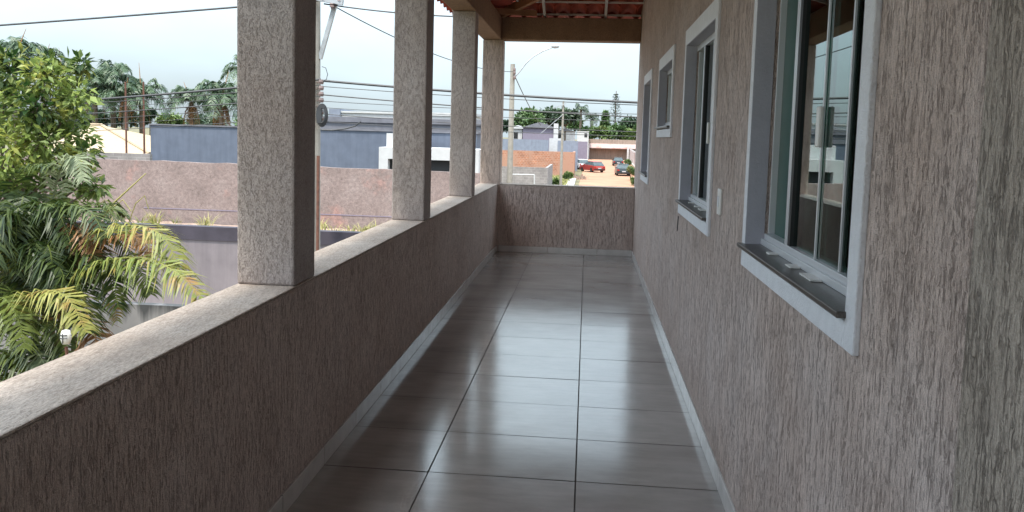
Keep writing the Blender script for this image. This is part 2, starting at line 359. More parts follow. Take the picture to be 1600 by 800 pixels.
# low wall along the left side and across the far end; coping strip on top has its own plaster tone
p = MB(); p.box(XO, XL, YN, YF+.22, -.05, HP-.004); p.box(XL, XR, YF, YF+.22, -.05, HP-.004)
o = p.build('parapet', M['comb'], house, bevel=.012)
p = MB(); p.box(XO-.004, XL+.003, YN, YF+.224, HP-.004, HP+.006); p.box(XL+.003, XR, YF-.003, YF+.224, HP-.004, HP+.006)
p.build('coping', M['cap'], o, bevel=.01)
for y0, y1 in ((-2.2, -1.95), (.42, .66), (3.0775, 3.328), (5.643, 5.887), (8.051, 8.25)):
    q = MB(); q.box(XO, XL, y0, y1, HP+.006, ZB); q.build('pillar', [M['worm']], house, bevel=.01)
    q = MB(); q.box(XL, XL+.006, y0, y1, .0, HP+.02)
q = MB(); q.box(XO, -1.1145, YF-.012, YF+.226, 0, ZB); q.build('pillar', M['comb'], house, bevel=.012)
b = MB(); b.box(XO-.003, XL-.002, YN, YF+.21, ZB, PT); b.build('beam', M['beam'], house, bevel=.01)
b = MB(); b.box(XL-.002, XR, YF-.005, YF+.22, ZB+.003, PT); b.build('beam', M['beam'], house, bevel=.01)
# facade wall with four window openings
WIN = [(1.91, 3.12, 1.115, 2.12), (4.13, 5.33, 1.115, 2.11), (6.18, 7.28, 1.61, 2.11), (8.25, 9.2, 1.14, 2.11)]
fw = MB(); WT = .16
wall_with_holes(fw, XR, XR+WT, YN, YF+.22, -.05, 3.55, WIN)
fw.quad([(XR, YF+.22, -.05), (XR+WT, YF+.22, -.05), (XR+WT, YF+.22, 3.55), (XR, YF+.22, 3.55)][::-1])
facade = fw.build('wall', M['comb'], house)
bm = MB(); bm.box(XR-.075, XR, YN, 1.22, 0, 3.5); pl = bm.build('pilaster', M['comb_dark'], house, bevel=.03)
# rest of the house: outer walls, inner rooms, lower storey, slab
o = MB(); o.box(XR+WT, 8.3, YF+.06, YF+.22, -.05, 3.0); o.box(8.3, 8.46, YN, YF+.22, -.05, 3.0); o.box(XR+WT, 8.3, YN, YN+.16, -.05, 3.0)
o.box(XO+.02, 8.44, YN+.02, YF+.2, GZ, -.05)
o.build('outer_wall', M['comb'], house)
o = MB(); o.box(3.6, 3.7, YN+.16, YF+.06, 0, 2.85); o.box(XR+WT, 3.6, 3.5, 3.6, 0, 2.85); o.box(XR+WT, 3.6, 5.8, 5.9, 0, 2.85); o.box(XR+WT, 3.6, 7.8, 7.9, 0, 2.85)
o.box(XR+WT, 8.3, YN+.16, YF+.06, 2.85, 2.95)
o.build('inner_wall', M['inner'], house)
# tiled floor: every tile slightly different in tone, grout bed below
ft = MB(); random.seed(11)
xs = [XL, -.655, .0, XR]; rows0, rd = 3.4396, .49985
r = -14
while rows0+r*rd < YF:
    y0, y1 = rows0+r*rd, min(rows0+(r+1)*rd, YF)
    for k in range(3):
        t = random.uniform(.9, 1.08); e = .0035
        xa, xb = xs[k]+e, xs[k+1]-e
        if k == 0 and r > 1: xb -= 0
        ja, jb, jc = [random.uniform(-.0009, .0009) for _ in range(3)]
        ft.quad([(xa, y0+e, ja), (xb, y0+e, jb), (xb, y1-e, jb+jc-ja), (xa, y1-e, jc)], t=t)
    r += 1
tag(ft.build('floor', M['tile']), kind='structure')
ft = MB(); ft.quad([(XL, YN, -.004), (XR, YN, -.004), (XR, YF, -.004), (XL, YF, -.004)]); ft.box(XR+WT, 8.3, YN+.16, YF+.06, -.04, -.006)
tag(ft.build('floor_bed', M['grout']), kind='structure')
sk = MB(); y = rows0-14*rd
while y < YF-.02:
    y1 = min(y+rd, YF); sk.box(XL, XL+.011, y+.0025, y1-.0025, .001, .085); sk.box(XR-.011, XR, y+.0025, y1-.0025, .001, .085); y = y1
x = XL+.03
while x < XR-.02: x1 = min(x+.64, XR-.012); sk.box(x+.002, x1-.002, YF-.011, YF-.0005, .001, .08); x = x1
sk.build('skirting', M['skirt'], house, bevel=.002)

# windows
def window(wy0, wy1, z0, z1, kind, tw=.098):
    fr = MB(); xg = XR+.055                   # plane of the aluminium frame
    # outer frame
    fr.box(xg, xg+.06, wy0+.004, wy1-.004, z0+.004, z0+.045); fr.box(xg, xg+.06, wy0+.004, wy1-.004, z1-.04, z1-.004)
    fr.box(xg, xg+.06, wy0+.004, wy0+.03, z0+.045, z1-.04); fr.box(xg+.012, xg+.06, wy1-.013, wy1-.004, z0+.045, z1-.04)
    fr.box(xg-.012, xg-.001, wy0+.004, wy1-.004, z0+.003, z0+.026)     # lower track lip
    w_ = fr.build('window', M['alu'], house, bevel=.002)
    tr = MB(); px = XR-.016
    a, b_, c, d = wy0-.068, wy1+.052, z0-tw+.012, z1+tw
    tr.box(px, XR+.001, a, wy0, c, d); tr.box(px, XR+.001, wy1, b_, c, d); tr.box(px, XR+.001, wy0, wy1, c, z0-.02); tr.box(px, XR+.001, wy0, wy1, z1, d)
    tr.build('trim', M['white_paint'], w_, bevel=.004)
    rv = MB(); t = .004
    rv.box(XR-.014, xg, wy0, wy0+t, z0, z1); rv.box(XR-.014, xg, wy1-t, wy1, z0+.003, z1); rv.box(XR-.014, xg, wy0, wy1, z1-t, z1)
    rv.build('reveal', M['reveal'], w_)
    sl_ = MB(); sl_.box(XR-.038, xg, wy0-.012, wy1+.03, z0-.013, z0+.003); sl_.build('sill', M['granite'], w_, bevel=.003)
    iz0, iz1 = z0+.045, z1-.04; Wd = wy1-wy0
    cuts = [.027, .268, .463, .745, .995] if kind == 'wide' else [.03, .5, .97]
    n = len(cuts)-1
    for i in range(n):
        y0 = wy0+cuts[i]*Wd; y1 = wy0+cuts[i+1]*Wd; xx = xg+.036 if i in (0, n-1) else xg+.016
        if n == 2: xx = xg+.016+.02*i
        pn = MB(); pn.box(xx, xx+.008, y0-.012, min(y1+.012, wy1-.006), iz0, iz1); pn.build('pane', M['green_opaque'] if (kind == 'wide' and i == 3) else M['glass'], w_)
    st = MB()
    if kind == 'wide':
        yb = wy0+.727*Wd
        st.box(xg+.002, xg+.014, yb-.012, yb+.022, iz0, iz1)
        s2 = MB(); s2.box(xg+.004, xg+.03, yb-.042, yb-.014, iz0, iz1); s2.build('seal', M['black'], w_)
        for q in (1, 2):
            y = wy0+cuts[q]*Wd; st.box(xg+.008, xg+.015, y-.0045, y+.0045, iz0, iz1)
        st.build('stile', M['alu'], w_, bevel=.001)
        y = wy0+cuts[2]*Wd; zc = z0+(z1-z0)*.435
        h = MB(); h.box(xg-.006, xg+.008, y-.016, y+.016, zc-.06, zc+.06); h.build('handle', M['plastic'], w_, bevel=.004)
        for yy, ww in ((wy1-.28, .04), (wy1-.56, .06), (wy1-.76, .12)):
            d_ = MB(); d_.box(xg-.045, xg-.013, yy-ww/2, yy+ww/2, z0+.004, z0+.009); d_.build('sill_block', M['plastic'], w_)  # small flat white blocks on the sill before the track
    else:
        st.box(xg+.0, xg+.014, (wy0+wy1)/2-.012, (wy0+wy1)/2+.014, iz0, iz1); st.build('stile', M['alu'], w_)
    return w_
w1 = window(*WIN[0], 'wide'); w1['label'] = 'largest, nearest sliding window with four panes and white pull handle'
w2 = window(*WIN[1], 'wide'); w2['label'] = 'second sliding window along the walkway'
w3 = window(*WIN[2], 'small'); w3['label'] = 'small high bathroom window'
w4 = window(*WIN[3], 'small'); w4['label'] = 'narrow farthest window'
# socket plate between the two near windows, sunk cable mark below window two
s = MB(); s.box(XR-.012, XR, 3.755, 3.835, 1.165, 1.285)
sp_ = s.build('switch_plate', M['plastic'], house, bevel=.004)
s = MB(); s.box(XR-.016, XR-.0125, 3.78, 3.81, 1.2, 1.25); s.build('rocker', M['white_paint'], sp_, bevel=.001)
s = MB(); s.tube([(XR-.004, 5.44, 1.0), (XR-.006, 5.445, .93), (XR-.006, 5.45, .90)], .003, 6); s.build('drain_pipe', M['black'], house)

# roof: hipped, barrel tiles as real waves, steel rafters and battens below
SL = .30; EX, EY, EZ = -1.7, YF+.56, 2.93
def rz(x, y):
    d = min(x-EX, EY-y, 10.2-x); return EZ+SL*d
def tiles(region, along, u0, u1, t1):
    mb = MB(); per, row, nu = .205, .34, 8
    NU = int((u1-u0)/per)*nu; NT = int(t1/row)+1; rng = random.Random(5)
    off = {}
    def P(u, t, lift):
        wv = abs(math.sin(math.pi*(u-u0)/per)); col = int((u-u0)/per+1e-6); j = off.setdefault((col, int(t/row+1e-6)), (rng.uniform(-.012, .012), rng.uniform(-.008, .008)))
        h = .06*wv+lift+j[1]; tt = t+(0 if lift else 0)
        if along == 'Y': x, y = EX+tt, u
        else: x, y = u, EY-tt
        return (x, y, EZ+SL*t+h)
    for r_ in range(NT):
        a, b_ = r_*row, (r_+1)*row+.02
        for i in range(NU):
            ua, ub = u0+i*per/nu, u0+(i+1)*per/nu
            um, tm = (ua+ub)/2, (a+b_)/2
            if not region(um, tm): continue
            t = rng.uniform(.7, 1.15)
            mb.quad([P(ua, a, .03), P(ub, a, .03), P(ub, b_, 0), P(ua, b_, 0)], t=t)
            if r_: mb.quad([P(ua, a, -.012), P(ub, a, -.012), P(ub, a, .03), P(ua, a, .03)])
    return mb
rl = tiles(lambda u, t: t <= EY-u+.12, 'Y', YN-.6, EY, 5.9)
roof = rl.build('roof', M['terracotta'], house)
sol = roof.modifiers.new('thick', 'SOLIDIFY'); sol.thickness = .014; sol.offset = 1
rf = tiles(lambda u, t: t <= u-EX+.12 and t <= 10.2-u+.1, 'X', EX, 10.2, 5.9)
o = rf.build('roof_slope', M['terracotta'], roof); sol = o.modifiers.new('thick', 'SOLIDIFY'); sol.thickness = .014; sol.offset = 1
b = MB(); b.quad([(10.2, YN-.6, EZ), (10.2, EY, EZ), (4.25, EY-5.95, EZ+SL*5.95), (4.25, YN-.6, EZ+SL*5.95)]); b.build('roof_back', M['terracotta'], roof)
for X in (-.6, .17, .94, 1.9, 3.0):
    t = X-EX-.1; q = MB(); q.bar((X, EY-.2, EZ+SL*.2-.03), (X, EY-t, EZ+SL*t-.03), .032, .05); q.build('rafter', M['steel_white'], roof)
for Y in (9.3, 8.4, 7.3, 6.2, 5.1, 4.0, 2.9, 1.8, .7, -.4, -1.5, -2.6):
    t = min(EY-Y-.1, 5.9); q = MB(); q.bar((EX+.1, Y, EZ+SL*.1-.03), (EX+t, Y, EZ+SL*t-.03), .032, .05); q.build('rafter', M['steel_white'], roof)
q = MB()
k = 0
for d in [.1+.34*i for i in range(17)]:
    z = EZ+SL*d+.004
    q.bar((EX+d, YN-.6, z), (EX+d, EY-d, z), .022, .022); q.bar((EX+d, EY-d, z), (10.2-d, EY-d, z), .022, .022)
q.build('batten', M['steel_white'], roof)
q = MB(); q.bar((EX+.15, EY-.15, EZ-.0), (EX+5.8, EY-5.8, EZ+SL*5.8-.045), .06, .11); q.build('hip_rafter', M['wood'], roof, bevel=.004)
q = MB(); q.bar((EX+.5, EY-.9, EZ+.1), (EX+1.0, EY-.62, EZ+.12), .03, .07); q.build('brace', M['wood'], roof)

# ------------------------------------------------------------------ walls and lots across the cross street
def zat(px, py, Y): return at(px, py, Y=Y).z
gw = MB(); gy = 10.75; top = -1.02
gw.box(-16, XO-.02, gy, gy+.15, GZ, top); tag(gw.build('boundary_wall', M['mould']), 'grey plot wall streaked with black mould, below the veranda and behind the palm', 'wall')
wl_ = thing('retaining_wall', (-12, 18, GZ), 'mauve painted wall with a dark coping band running behind the palm fronds', 'wall')
y = 18.0; zt = zat(370, 356, y); zb2 = zat(370, 377, y)
q = MB(); q.box(-30, -2.4, y, y+.2, GZ, zb2); q.build('wall', M['mauve'], wl_)
q = MB(); q.box(-30, -2.36, y-.03, y+.22, zb2, zt); q.build('coping', M['coping'], wl_)
# brown gate column visible in the mauve wall
c0 = at(160, 440, Y=17.95)
# pink block wall
y = 26.0; q = MB(); rng = random.Random(3)
xs_ = [-30+i*.45 for i in range(60)]
ztl, ztr = zat(150, 248, y), zat(560, 264, y)
def pz(x): return ztl+(ztr-ztl)*(x+16)/11.0+noise.noise(Vector((x*1.3, 0, 0)))*.035
for a, b_ in zip(xs_, xs_[1:]):
    if b_ > -2.6: break
    for yy, fl in ((y, 0), (y+.18, 1)):
        P = [(a, yy, -2.2), (b_, yy, -2.2), (b_, yy, pz(b_)), (a, yy, pz(a))]; q.quad(P[::-1] if fl else P)
    q.quad([(a, y, pz(a)), (b_, y, pz(b_)), (b_, y+.18, pz(b_)), (a, y+.18, pz(a))]); q.quad([(a, y+.18, -1.6), (b_, y+.18, -1.6), (b_, y+.18, -1.6), (a, y+.18, -1.6)]) if 0 else None
xe = q.v[-2][0]; q.quad([(xe, y, -1.6), (xe, y+.18, -1.6), (xe, y+.18, pz(xe)), (xe, y, pz(xe))])
pw = q.build('block_wall', M['pink']); tag(pw, 'long rough pinkish block wall with red blotches, between the dark coping and the blue building', 'wall')
zc = zat(250, 326, y); q = MB(); q.box(at(225, 300, Y=y).x, -2.7, y-.012, y, zc, zc+.03); q.build('mortar_line', M['mauve_far'], pw)
# weeds and rubble in front of it
def tuft(mb, c, n, h, sp, rng, w=.012):
    for _ in range(n):
        a = rng.uniform(0, 6.28); r = rng.uniform(0, sp); b0 = Vector(c)+Vector((math.cos(a)*r, math.sin(a)*r, 0)); l = h*rng.uniform(.5, 1.1)
        d = Vector((math.cos(a)*.5+rng.uniform(-.3, .3), math.sin(a)*.5, 1)).normalized(); s_ = Vector((-math.sin(a+rng.uniform(-1, 1)), math.cos(a), 0))*w
        m1 = b0+d*l*.55; t1 = b0+d*l+Vector((math.cos(a), math.sin(a), 0))*l*.25-Vector((0, 0, l*.1)); t = rng.random()
        mb.quad([b0-s_, b0+s_, m1+s_*.8, m1-s_*.8], t=t); mb.quad([m1-s_*.8, m1+s_*.8, t1], t=t)
q = MB(); rng = random.Random(8)
for _ in range(420):
    X = rng.uniform(-26, -3.2); Yy = rng.uniform(18.4, 25.6); dens = .4 if X < -12 else 1
    if rng.random() > dens*(.3+noise.noise(Vector((X*.5, Yy*.3, 0)))+.5*(X > -9)): continue
    tuft(q, (X, Yy, -1.04-.09*(Yy-18.2)), 14, rng.uniform(.12, .3)*(2.2 if Yy > 22 else 1), .16, rng, .014)
tag(q.build('weeds', M['grassm']), kind='stuff')

# blue building, its white volume, roofs behind
Y0 = 34.0
x0, x1 = at(235, 198, Y=Y0).x, at(745, 205, Y=Y0).x
bb = thing('long_building', ((x0+x1)/2, Y0, GZ), 'long slate blue windowless building behind the pink wall, seen between the pillars', 'building')
zt = zat(370, 199, Y0); q = MB(); q.box(x0, x1, Y0, Y0+9, GZ, zt); q.build('wall', M['blue'], bb)
q = MB(); q.box(x0-.05, x1+.05, Y0-.05, Y0+9.05, zt, zt+.06); q.build('coping', M['roof_grey'], bb)
xw0, xw1 = at(592, 240, Y=31).x, at(748, 250, Y=31).x; Yw = 31.0
wh = thing('white_house', ((xw0+xw1)/2, Yw, GZ), 'low white cubic house with black strip window, before the slate blue building', 'house')
zw = zat(640, 231, Yw); zw1, zw0 = zat(640, 249, Yw), zat(640, 267, Yw)
q = MB(); xa = at(606, 250, Y=Yw).x
q.box(xw0, xw1, Yw, Yw+2.6, zw1, zw); q.box(xw0, xa, Yw, Yw+2.6, GZ, zw1); q.box(xw1-.25, xw1, Yw, Yw+2.6, GZ, zw1); q.box(xa, xw1-.25, Yw, Yw+2.6, GZ, zw0)
q.build('wall', M['off_white'], wh)
q = MB(); q.box(xa, xw1-.25, Yw+.35, Yw+.4, zw0, zw1); q.build('window', M['black'], wh)
q = MB(); q.box(at(604, 210, Y=Yw+.6).x, at(614, 210, Y=Yw+.6).x+1.2, Yw+.6, Yw+2.4, zw-.02, zat(606, 208, Yw+.6)); q.build('tower', M['off_white'], wh)
# second row of buildings (Y 45)
def block(name, px0, px1, pt, Y, mat, label, cat='building', depth=7, zb=GZ, roofm=None, rise=.0, extra=None, thick=.15):
    a, b_ = at(px0, pt, Y=Y).x, at(px1, pt, Y=Y).x; z = zat((px0+px1)/2, pt, Y)
    t = thing(name, ((a+b_)/2, Y, zb), label, cat); q = MB(); q.box(a, b_, Y, Y+depth, zb, z); q.build('wall', mat, t)
    rm = roofm or M['roof_grey']; q = MB()
    if rise:
        xm = (a+b_)/2; o_ = .25
        q.quad([(a-o_, Y-.3, z), (xm, Y-.3, z+rise), (xm, Y+depth+.3, z+rise), (a-o_, Y+depth+.3, z)]); q.quad([(xm, Y-.3, z+rise), (b_+o_, Y-.3, z), (b_+o_, Y+depth+.3, z), (xm, Y+depth+.3, z+rise)])
        q.quad([(a-o_, Y-.3, z), (b_+o_, Y-.3, z), (xm, Y-.3, z+rise)])
    else: q.box(a-.1, b_+.1, Y-.1, Y+depth+.1, z, z+thick)
    q.build('roof', rm, t); return t, a, b_, z
t, a, b_, z = block('flat_roof_building', 500, 760, 193, 46, M['roof_grey'], 'dark grey low roof edge just above the slate blue building', thick=.3, roofm=M['roof_grey'])
t, a, b_, z = block('upper_building', 533, 614, 177, 58, M['pale'], 'pale grey upper storey with a blue end wall, beyond the concrete pole', thick=.12, roofm=M['off_white'])
q = MB(); q.box(at(514, 180, Y=57.8).x, a, 57.8, 63, GZ, zat(520, 170, 57.8)); q.build('end_wall', M['blue_grey'], t)
q = MB(); q.box(a+.5, b_-.8, 57.9, 57.95, z-.75, z-.55); q.build('ledge', M['off_white'], t)
block('pale_building', 640, 742, 181, 66, M['pale'], 'pale grey flat building with long roof line, seen right of the second pillar', thick=.25, roofm=M['off_white'])
# cream roof house on the left
Yc = 38.0
ch = thing('cream_roof_house', (at(185, 230, Y=Yc).x, Yc, GZ), 'house with a sloping cream clay tile roof, left of the slate blue building', 'house')
q = MB(); xa, xb = at(120, 240, Y=Yc).x, at(234, 240, Y=Yc).x; ze = zat(180, 239, Yc)
q.box(xa-1, xb-.1, Yc+.3, Yc+8, GZ, ze); q.build('wall', M['pale'], ch)
q = MB(); rid0, rid1 = at(150, 197, Y=Yc+4.3), at(158, 196, Y=Yc+4.3)
N = 26
q.quad([(xa-2, Yc, ze), (xb, Yc, ze), (rid1.x, Yc+4.3, rid1.z), (xa-2, Yc+4.3, rid1.z)])
q.quad([(xb, Yc, ze), (xb, Yc+8.6, ze), (rid1.x, Yc+4.3, rid1.z)])
q.quad([(xb, Yc+8.6, ze), (xa-2, Yc+8.6, ze), (xa-2, Yc+4.3, rid1.z), (rid1.x, Yc+4.3, rid1.z)])
q.quad([(xa-2, Yc, ze-.12), (xb, Yc, ze-.12), (xb, Yc, ze), (xa-2, Yc, ze)])
q.build('roof', M['cream_roof'], ch)
q = MB(); q.tube([(xb, Yc, ze+.03), (rid1.x, Yc+4.3, rid1.z+.04), (xa-2, Yc+4.3, rid1.z+.04)], .08, 6); q.build('ridge', M['cream_roof'], ch)
q = MB(); a, b_ = at(100, 240, Y=32).x, at(234, 240, Y=32).x; q.box(a, b_, 32, 32.2, GZ, zat(180, 239, 32)); tag(q.build('garden_wall', M['grey_block']), 'short grey wall in front of the cream tiled roof', 'wall')

# ------------------------------------------------------------------ buildings and walls along the far street
q = MB(); Y = 92; a, b_ = at(783, 237, Y=Y).x, at(898, 237, Y=Y).x; z = zat(840, 236, Y)
q.box(a-6, b_, Y, Y+.25, GZ, z-.0); q.box(b_-.25, b_, Y+.25, Y+7, GZ, z-.05)
tag(q.build('brick_wall', M['red_brick']), 'orange brick wall beyond the far parapet, left of the dusty street', 'wall')
q = MB(); Y = 62; a, b_ = at(770, 261, Y=Y).x, at(856, 261, Y=Y).x; z = zat(820, 261, Y)
q.box(a-5, b_, Y, Y+.2, GZ, z); q.box(b_-.2, b_, Y+.2, Y+9, GZ, z)
tag(q.build('low_wall', M['grey_block']), 'low grey block wall in front of the orange brick wall', 'wall')
gf = thing('gate_frame', at(820, 290, Y=58), 'white metal goal-like frame standing before the low grey block wall', 'gate frame')
p1, p2, p3 = at(800, 272.5, Y=58), at(835, 273, Y=58), at(835, 296, Y=58); p4 = Vector((p1.x, 58, p3.z))
q = MB(); q.tube([p4, p1], .045, 6); q.build('post', M['off_white'], gf)
q = MB(); q.tube([p3, p2], .05, 6); q.build('post', M['off_white'], gf)
q = MB(); q.tube([p1, p2], .045, 6); q.build('crossbar', M['off_white'], gf)
t, a, b_, z = block('mauve_house', 817, 869, 200, 118, M['mauve_far'], 'mauve two storey house with shallow dark gable and white corner column', 'house', rise=.85)
q = MB(); xx = at(869, 200, Y=117.5).x; q.box(xx-.35, xx+.3, 117.5, 118.2, GZ, zat(869, 193, 117.5)); q.build('column', M['off_white'], t)
q = MB(); q.box(at(797, 230, Y=112).x-6, at(857, 230, Y=112).x, 112, 112.3, GZ, zat(830, 218, 112)); tag(q.build('plot_wall', M['blue_grey']), 'slate grey plot wall behind the orange bricks, left part', 'wall')
q = MB(); q.box(at(858, 230, Y=114).x, at(880, 230, Y=114).x, 114, 114.3, GZ, zat(865, 216, 114)); tag(q.build('plot_wall', M['pale']), 'pale grey wall piece under the white corner column', 'wall')
q = MB(); q.box(at(871, 230, Y=110).x, at(903, 230, Y=110).x, 110, 110.3, GZ, zat(885, 220, 110)); tag(q.build('plot_wall', M['blue_grey']), 'blue grey wall right of the white corner column', 'wall')
t, a, b_, z = block('white_cottage', 800, 816, 201, 122, M['off_white'], 'small white house left of the mauve gabled house', 'house', rise=.5, roofm=M['off_white'])
q = MB(); q.box(a+.3, a+.9, 121.95, 122, z-1.5, z-.6); q.build('window', M['black'], t)
t, a, b_, z = block('grey_cottage', 869, 898, 205, 150, M['pale'], 'small pale house with dark square window, right of the white corner column', 'house', rise=.4)
q = MB(); q.box(a+.4, a+1.3, 149.95, 150, z-1.4, z-.3); q.build('window', M['black'], t)
q = MB(); q.box(a+1.9, a+2.5, 149.95, 150, z-1.5, z-.6); q.build('window', M['off_white'], t)
t, a, b_, z = block('low_white_house', 902, 920, 206, 172, M['off_white'], 'low white house with one dark opening at the head of the street', 'house', roofm=M['pale'])
q = MB(); q.box(b_-.9, b_-.3, 171.95, 172, z-1.1, z-.3); q.build('window', M['black'], t)
q = MB(); q.box(at(897, 230, Y=128).x, at(918, 230, Y=128).x, 128, 128.3, GZ, zat(905, 221, 128)); tag(q.build('plot_wall', M['mauve_far']), 'short purple grey wall at the left corner of the street, above the pale car', 'wall')
# street side walls
q = MB(); pa, pb = at(902, 245, Y=108), at(915, 230, Y=170)
q.box(-2.3, -2.05, 99, 176, GZ, -.9); tag(q.build('side_wall', M['mauve_far']), 'purple grey wall along the left side of the dusty street', 'wall')
q = MB(); Y = 178; a, b_ = at(906, 230, Y=Y).x, at(1010, 230, Y=Y).x; z0_, z1_ = zat(950, 231, Y), zat(950, 219, Y)
ew = thing('street_end_wall', ((a+b_)/2, Y, GZ), 'brown wall with a sloped rust red tile canopy closing the street', 'wall')
q.box(a, b_, Y, Y+.4, GZ, z1_-.2); q.build('wall', M['end_wall'], ew)
q = MB(); q.quad([(a, Y-1.6, z0_), (b_, Y-1.6, z0_), (b_, Y, z0_+.9), (a, Y, z0_+.9)]); q.quad([(a, Y-1.6, z0_-.15), (b_, Y-1.6, z0_-.15), (b_, Y-1.6, z0_), (a, Y-1.6, z0_)]); q.build('canopy', M['clay_fence'], ew)
q = MB(); q.box(a, b_, Y+.01, Y+.38, z1_-.2, z1_+.15); q.build('coping', M['end_wall'], ew)
for px in (919, 981):
    xx = at(px, 240, Y=Y-1.7).x; q = MB(); q.box(xx-.2, xx+.2, Y-2, Y-1.65, GZ, z0_+.35); q.build('post', M['off_white'], ew)
sw = thing('right_side_wall', (7, 120, GZ), 'rust coloured brick wall with pale posts on the right side of the dusty street', 'wall')
q = MB(); A, B = Vector((5.85, 62, 0)), Vector((9.35, 176, 0))
d = (B-A).normalized(); q.bar(A+Vector((0, 0, (GZ+.0)/2-.35)), B+Vector((0, 0, GZ/2-.35)), .25, 2.3); q.build('wall', M['clay_fence'], sw)
for i in range(12):
    P = A+(B-A)*i/11; q = MB(); q.box(P.x-.24, P.x+.12, P.y-.15, P.y+.15, GZ, -.55); q.build('post', M['pale'], sw)

# ------------------------------------------------------------------ utility poles, street lamp, wires
def insul(mb, p, s=1.):
    mb.lathe(p, [(0, 0), (.03*s, 0), (.03*s, .03*s), (.06*s, .04*s), (.035*s, .07*s), (.055*s, .09*s), (.03*s, .13*s), (0, .14*s)], 8)
YA = 17.2
pa0 = at(490.5, 250, Y=YA)
A = thing('utility_pole', (pa0.x, YA, GZ+.12), 'nearest concrete utility pole, half hidden behind the first pillar, with cable coil and leaning strut', 'utility pole', 'utility poles')
q = MB(); q.tube([(pa0.x, YA, GZ+.1), (pa0.x, YA, 5.4)], [.16, .115], 12); q.build('shaft', M['concrete'], A, smooth=False)
q = MB(); xs2 = at(497, 350, Y=YA-.14).x; q.tube([(xs2, YA-.17, GZ+.15), (xs2, YA-.16, zat(497, 243, YA))], .035, 8); q.build('conduit', M['rust'], A)
s0, s1 = at(500, 92, Y=YA), at(524, 6, Y=YA-.1)
q = MB(); q.bar(s0, s1, .085, .085); q.build('strut', M['galv'], A)
q = MB(); q.bar(at(478, -6, Y=YA-.2), at(536, 4, Y=YA-.2), .09, .11); q.build('crossarm', M['galv'], A)
q = MB()
for px, py in ((505, 2), (519, 14), (531, 5)): insul(q, at(px, py, Y=YA-.2), 1.1)
q.build('insulator', M['porc'], A)
q = MB()
for k in range(7):
    c = at(502, 128+k*9.5, Y=YA-.2); q.lathe(c, [(0, -.05), (.045, -.05), (.06, 0), (.045, .05), (0, .05)], 8, 'Z'); q.bar(c, (pa0.x, YA, c.z), .03)
q.build('rack', M['porc'], A)
q = MB(); c = at(503, 180, Y=YA-.25)
for k in range(5):
    R_ = .11+.012*k; pts = [c+Vector((math.cos(a)*R_*.75, .01*k-.03, math.sin(a)*R_*1.5)) for a in [i*2*math.pi/20 for i in range(21)]]; q.tube(pts, .018, 5, cap=False)
q.box(c.x-.1, c.x+.0, c.y-.05, c.y+.05, c.z-.17, c.z+.16)
q.build('cable_coil', M['cable'], A)
q = MB(); pts = [at(*p, Y=YA-.3) for p in ((503, 203), (520, 203.5), (540, 201), (555, 197), (564, 190))]; q.tube(pts, .016, 5); q.build('loose_cable', M['cable'], A)
q = MB(); pts = [at(*p, Y=YA-.3) for p in ((503, 104), (509, 106), (512, 116), (510, 124), (505, 127))]; q.tube(pts, .008, 5); q.build('jumper', M['cable'], A)

YB = 35.0; pb = at(798.5, 200, Y=YB)
B = thing('utility_pole', (pb.x, YB, GZ), 'concrete utility pole with curved street lamp arm beyond the far parapet', 'utility pole', 'utility poles')
zb_ = zat(798.5, 100, YB); q = MB(); q.tube([(pb.x, YB, GZ), (pb.x, YB, zb_)], [.14, .10], 10); q.build('shaft', M['concrete'], B)
q = MB(); pts = [at(*p, Y=YB-.1) for p in ((804, 121), (812, 112), (822, 99), (834, 88), (848, 80), (862, 74.5))]; q.tube(pts, .03, 6); q.build('lamp_arm', M['galv'], B)
q = MB(); c = at(868, 72.5, Y=YB-.1); q.lathe(c, [(.0, -.2), (.06, -.17), (.09, -.02), (.07, .12), (0, .17)], 8, 'X'); q.build('lamp_head', M['galv'], B)
q = MB()
for py in (109, 114, 121): cc = at(804, py, Y=YB-.15); q.lathe(cc, [(0, -.09), (.045, -.07), (.06, 0), (.045, .07), (0, .09)], 7); q.bar(cc, (pb.x, YB, cc.z), .05)
q.build('insulator', M['porc'], B)
YC = 70.0; pc = at(878, 230, Y=YC)
Cc = thing('utility_pole', (pc.x, YC, GZ), 'thin distant utility pole standing on the grass left of the street', 'utility pole', 'utility poles')
q = MB(); q.tube([(pc.x, YC, GZ), (pc.x, YC, zat(878.5, 158, YC))], [.13, .08], 8); q.build('shaft', M['concrete'], Cc)
q = MB(); z = zat(878, 168, YC); q.bar((pc.x-.9, YC-.15, z-.1), (pc.x+.25, YC-.15, z+.35), .06); q.bar((pc.x-1.9, YC-.1, z-2.3), (pc.x, YC-.1, z-.6), .05); q.build('crossarm', M['galv'], Cc)
for px, y1, lab in ((197, 44, 'thin dark post in front of the cream tiled roof, nearer the shrub'), (225, 44, 'thin dark post in front of the cream tiled roof, beside the slate blue building')):
    q = MB(); Yp = 36.5; x = at(px, 200, Y=Yp).x; q.tube([(x, Yp, GZ), (x, Yp, zat(px, 128, Yp))], [.055, .04], 7); tag(q.build('thin_post', M['rust']), lab, 'post')  # plain thin posts, no lamp on them

